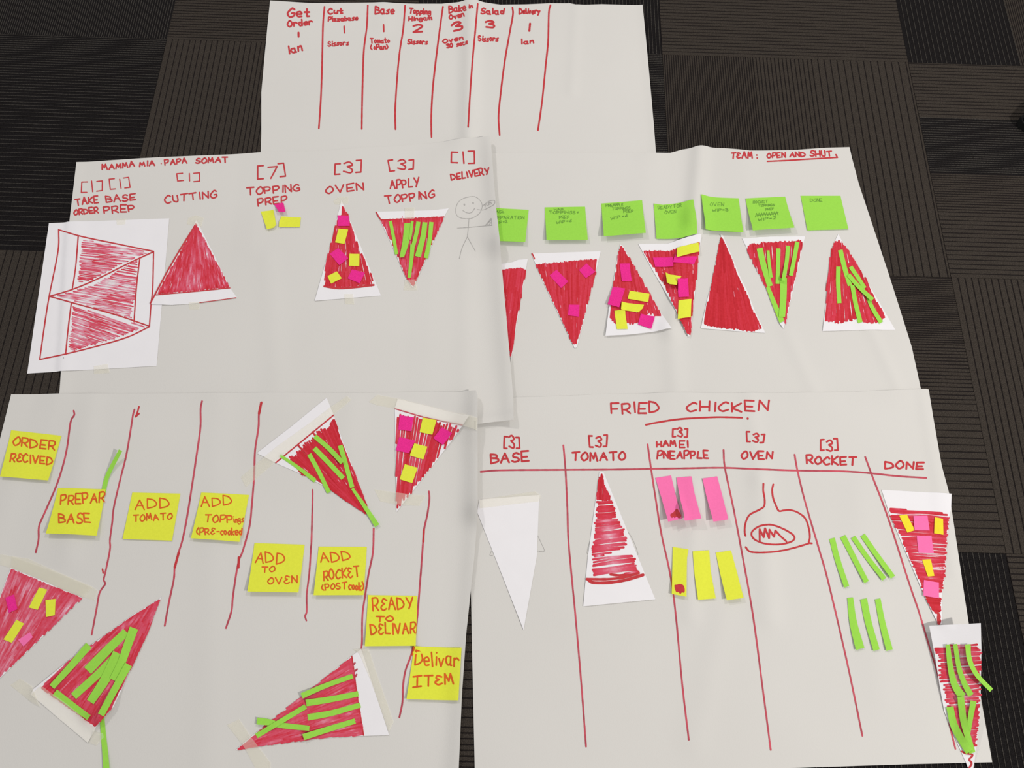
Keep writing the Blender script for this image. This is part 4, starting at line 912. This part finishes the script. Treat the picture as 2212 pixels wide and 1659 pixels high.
strip('broad upper green strip ' + R1, 'm', (945, 640, 820, 760, 655, 930), 60, 72)
strip('green strip second from the right ' + R1, 'm', (885, 800, 790, 990, 675, 1165), 84, 60)
strip('topmost green strip starting nearest the tip ' + R1, 'm', (1002, 612, 955, 740, 905, 880, 845, 1000), 66, 56)
strip('rightmost green strip ' + R1, 'm', (962, 885, 880, 1030, 755, 1262), 56, 50)
tape('tape over the crust of the slanting slice', 'm', (232, 1108, 305, 1040, 500, 1180, 715, 1362, 655, 1470, 440, 1290))
tape('short tape left of the slanting slice', 'm', (75, 1040, 150, 990, 240, 1050, 300, 1200, 225, 1160))
tape('short tape below the corner of the slanting slice', 'm', (700, 1385, 770, 1400, 775, 1430, 720, 1490, 665, 1470))
s = slice_('slice lying on its side with six green strips at the bottom', 'l', (1065, 180, 1145, 120, 1260, 480, 1375, 830, 1165, 838, 850, 852, 300, 922, 110, 955, 240, 840, 650, 520))
hatch(s, 'l', (1068, 188, 1095, 400, 1165, 835, 900, 845, 300, 920, 130, 950, 250, 850, 420, 700, 780, 420), 150, 4.4, 2.8, (.5, .68), seg=70, endj=1.5, fan=(-200, 1060), mid=(.3, .66), base=.5, gaps=8)
lines(s, 'l', [(1068, 182, 1085, 300, 1100, 420, 1120, 560, 1165, 832)], 2.8); lines(s, 'l', [(1082, 250, 1094, 236), (1092, 305, 1112, 288), (1098, 350, 1108, 330)], 3.6, 'ink_faint', smooth=False)
R1 = 'on the slice lying on its side'
strip('topmost green strip ' + R1, 'l', (1075, 345, 860, 420, 655, 508), 38, 46, lift=.004)
strip('second green strip from the top ' + R1, 'l', (1122, 490, 900, 535, 690, 567), 44, 56)
strip('third green strip from the top ' + R1, 'l', (1138, 583, 900, 650, 705, 685), 42, 54)
strip('lowest green strip ' + R1, 'l', (1095, 715, 850, 790, 668, 848), 44, 52, lift=.003)
strip('flat green strip crossed over by another ' + R1, 'l', (718, 775, 500, 752, 380, 725, 285, 715), 42, 58, lift=.003)
strip('diagonal green strip crossing on top ' + R1, 'l', (688, 595, 480, 720, 282, 838), 42, 42)
tape('broad tape along the crust of the slice on its side', 'l', (1075, 122, 1205, 118, 1260, 290, 1412, 722, 1372, 805, 1230, 400, 1130, 160))
tape('tape over the tip of the slice on its side', 'l', (38, 748, 140, 700, 225, 830, 400, 1062, 395, 1180, 290, 1140, 180, 930))

# pencil tick and dots seen on the sheets
lines(a4, 'a', [(322, 1502, 323, 1505)], 2.0, 'pencil', 'pencil_dot')

# writing on the back sheet
wa = lambda v, t, *a, w=3.0: word(A, v, t, *a, w=w * 1.15)
wa('x', 'Get', 340, 205, 600, 192, 92, w=3.6); wa('x', 'Order', 345, 320, 635, 290, 70, w=3.2); wa('x', '1', 455, 437, 470, 437, 54, w=3.8); wa('x', 'Ian', 352, 640, 515, 604, 92, w=3.4)
wa('x', 'Cut', 825, 165, 995, 160, 64, w=3.2); wa('x', 'Pizzabase', 825, 258, 1175, 238, 52, w=2.8); wa('x', '1', 1015, 390, 1018, 390, 80, w=3.0); wa('x', 'Sissors', 822, 550, 1066, 532, 56, w=2.6)
wa('x', 'Base', 1385, 170, 1608, 158, 88, w=3.2); wa('x', '1', 1484, 378, 1488, 378, 88, w=3.0); wa('x', 'Tomato', 1330, 515, 1555, 505, 52, w=2.6); wa('x', '(+Pan)', 1330, 598, 1535, 585, 56, w=2.6)
wa('x', 'Topping', 1790, 160, 2045, 172, 66, w=2.8); wa('x', 'Hingam', 1787, 248, 2062, 238, 46, w=2.8); wa('x', '2', 1842, 380, 1948, 376, 78, w=3.6); wa('x', 'Sissors', 1775, 525, 2008, 522, 56, w=2.8)
wa('y', 'Bake', 388, 155, 590, 122, 80, w=3); wa('y', 'in', 622, 102, 672, 96, 44, w=2.4); wa('y', 'Oven', 398, 232, 568, 195, 56, w=2.8); wa('y', '3', 448, 378, 552, 340, 108, w=4); wa('y', 'Oven', 322, 520, 555, 468, 48, w=2.8); wa('y', '30 secs', 362, 575, 606, 522, 46, w=2.8)
wa('y', 'Salad', 768, 165, 1038, 168, 70, w=3); wa('y', '3', 832, 338, 930, 332, 88, w=3.6); wa('y', 'Sissors', 738, 490, 972, 488, 62, w=2.8); wa('y', 'Delivery', 1225, 165, 1468, 165, 66, w=2.8); wa('y', '1', 1342, 370, 1346, 370, 86, w=4); wa('y', 'Ian', 1248, 525, 1398, 516, 56, w=3)
for v, g in [('x', (780, 80, 762, 300, 750, 800, 735, 1200, 712, 1535)), ('x', (1297, 65, 1285, 320, 1250, 600, 1235, 1000, 1228, 1300, 1225, 1540)), ('x', (1742, 65, 1720, 350, 1680, 600, 1650, 900, 1625, 1300, 1628, 1545)), ('x', (2195, 80, 2150, 400, 2100, 800, 2070, 1100, 2055, 1400, 2058, 1640)),
             ('y', (730, 45, 700, 380, 670, 700, 640, 1100, 615, 1515)), ('y', (1145, 90, 1150, 180, 1110, 400, 1050, 750, 1000, 1150, 978, 1400, 992, 1615)), ('y', (1600, 60, 1580, 150, 1570, 500, 1540, 800, 1500, 1200, 1450, 1555))]:
    lines(A, v, [g], 3.6)

# ------------------------------------------------------------------ toe of a black shoe at the right frame edge
def shoe():
    tip = unproj([[2193, 247]], 0.03)[0]
    root = bpy.data.objects.new('shoe', None); C.objects.link(root)
    root.location = (tip[0] + 0.164, tip[1], 0.0)
    tag(root, 'rounded toe of a black shoe at the right frame edge', 'shoe')
    n = 14; ring = 20
    def half(t):  # width profile along the shoe, t 0 toe .. 1 heel
        return 0.050 * (math.sin(min(1, t * 3.2 + .02) * math.pi / 2)) * (1 - .28 * math.exp(-((t - .6) / .15) ** 2)) * (1 if t < .85 else math.sqrt(max(.02, 1 - ((t - .85) / .15) ** 2)))
    V = []; F = []
    for i in range(n + 1):
        t = i / n; x = -0.14 + .285 * t; hw = max(.004, half(t)); top = .016 + .05 * math.sin(min(1, t * 2.4 + .12) * math.pi / 2) + .03 * max(0, t - .45)
        for k in range(ring):
            a = 2 * math.pi * k / ring
            V.append((x, hw * math.cos(a), .014 + (top - .014) * (max(0, math.sin(a)) ** .8)))
    for i in range(n):
        for k in range(ring): F.append((i * ring + k, i * ring + (k + 1) % ring, (i + 1) * ring + (k + 1) % ring, (i + 1) * ring + k))
    F += [tuple(range(ring - 1, -1, -1)), tuple(n * ring + k for k in range(ring))]
    mk('upper', V, F, M['leather'], parent=root, smooth=True)
    V = []; F = []
    for i in range(n + 1):
        t = i / n; x = -0.143 + .291 * t; hw = max(.008, half(t) + .004)
        for (yy, zz) in ((-hw, 0.0), (hw, 0.0), (hw, .016), (-hw, .016)): V.append((x, yy, zz))
    for i in range(n):
        for k in range(4): F.append((4 * i + k, 4 * i + 4 + k, 4 * i + 4 + (k + 1) % 4, 4 * i + (k + 1) % 4))
    F += [(0, 1, 2, 3), (4 * n + 3, 4 * n + 2, 4 * n + 1, 4 * n)]
    mk('sole', V, F, M['rubber'], parent=root)
shoe()
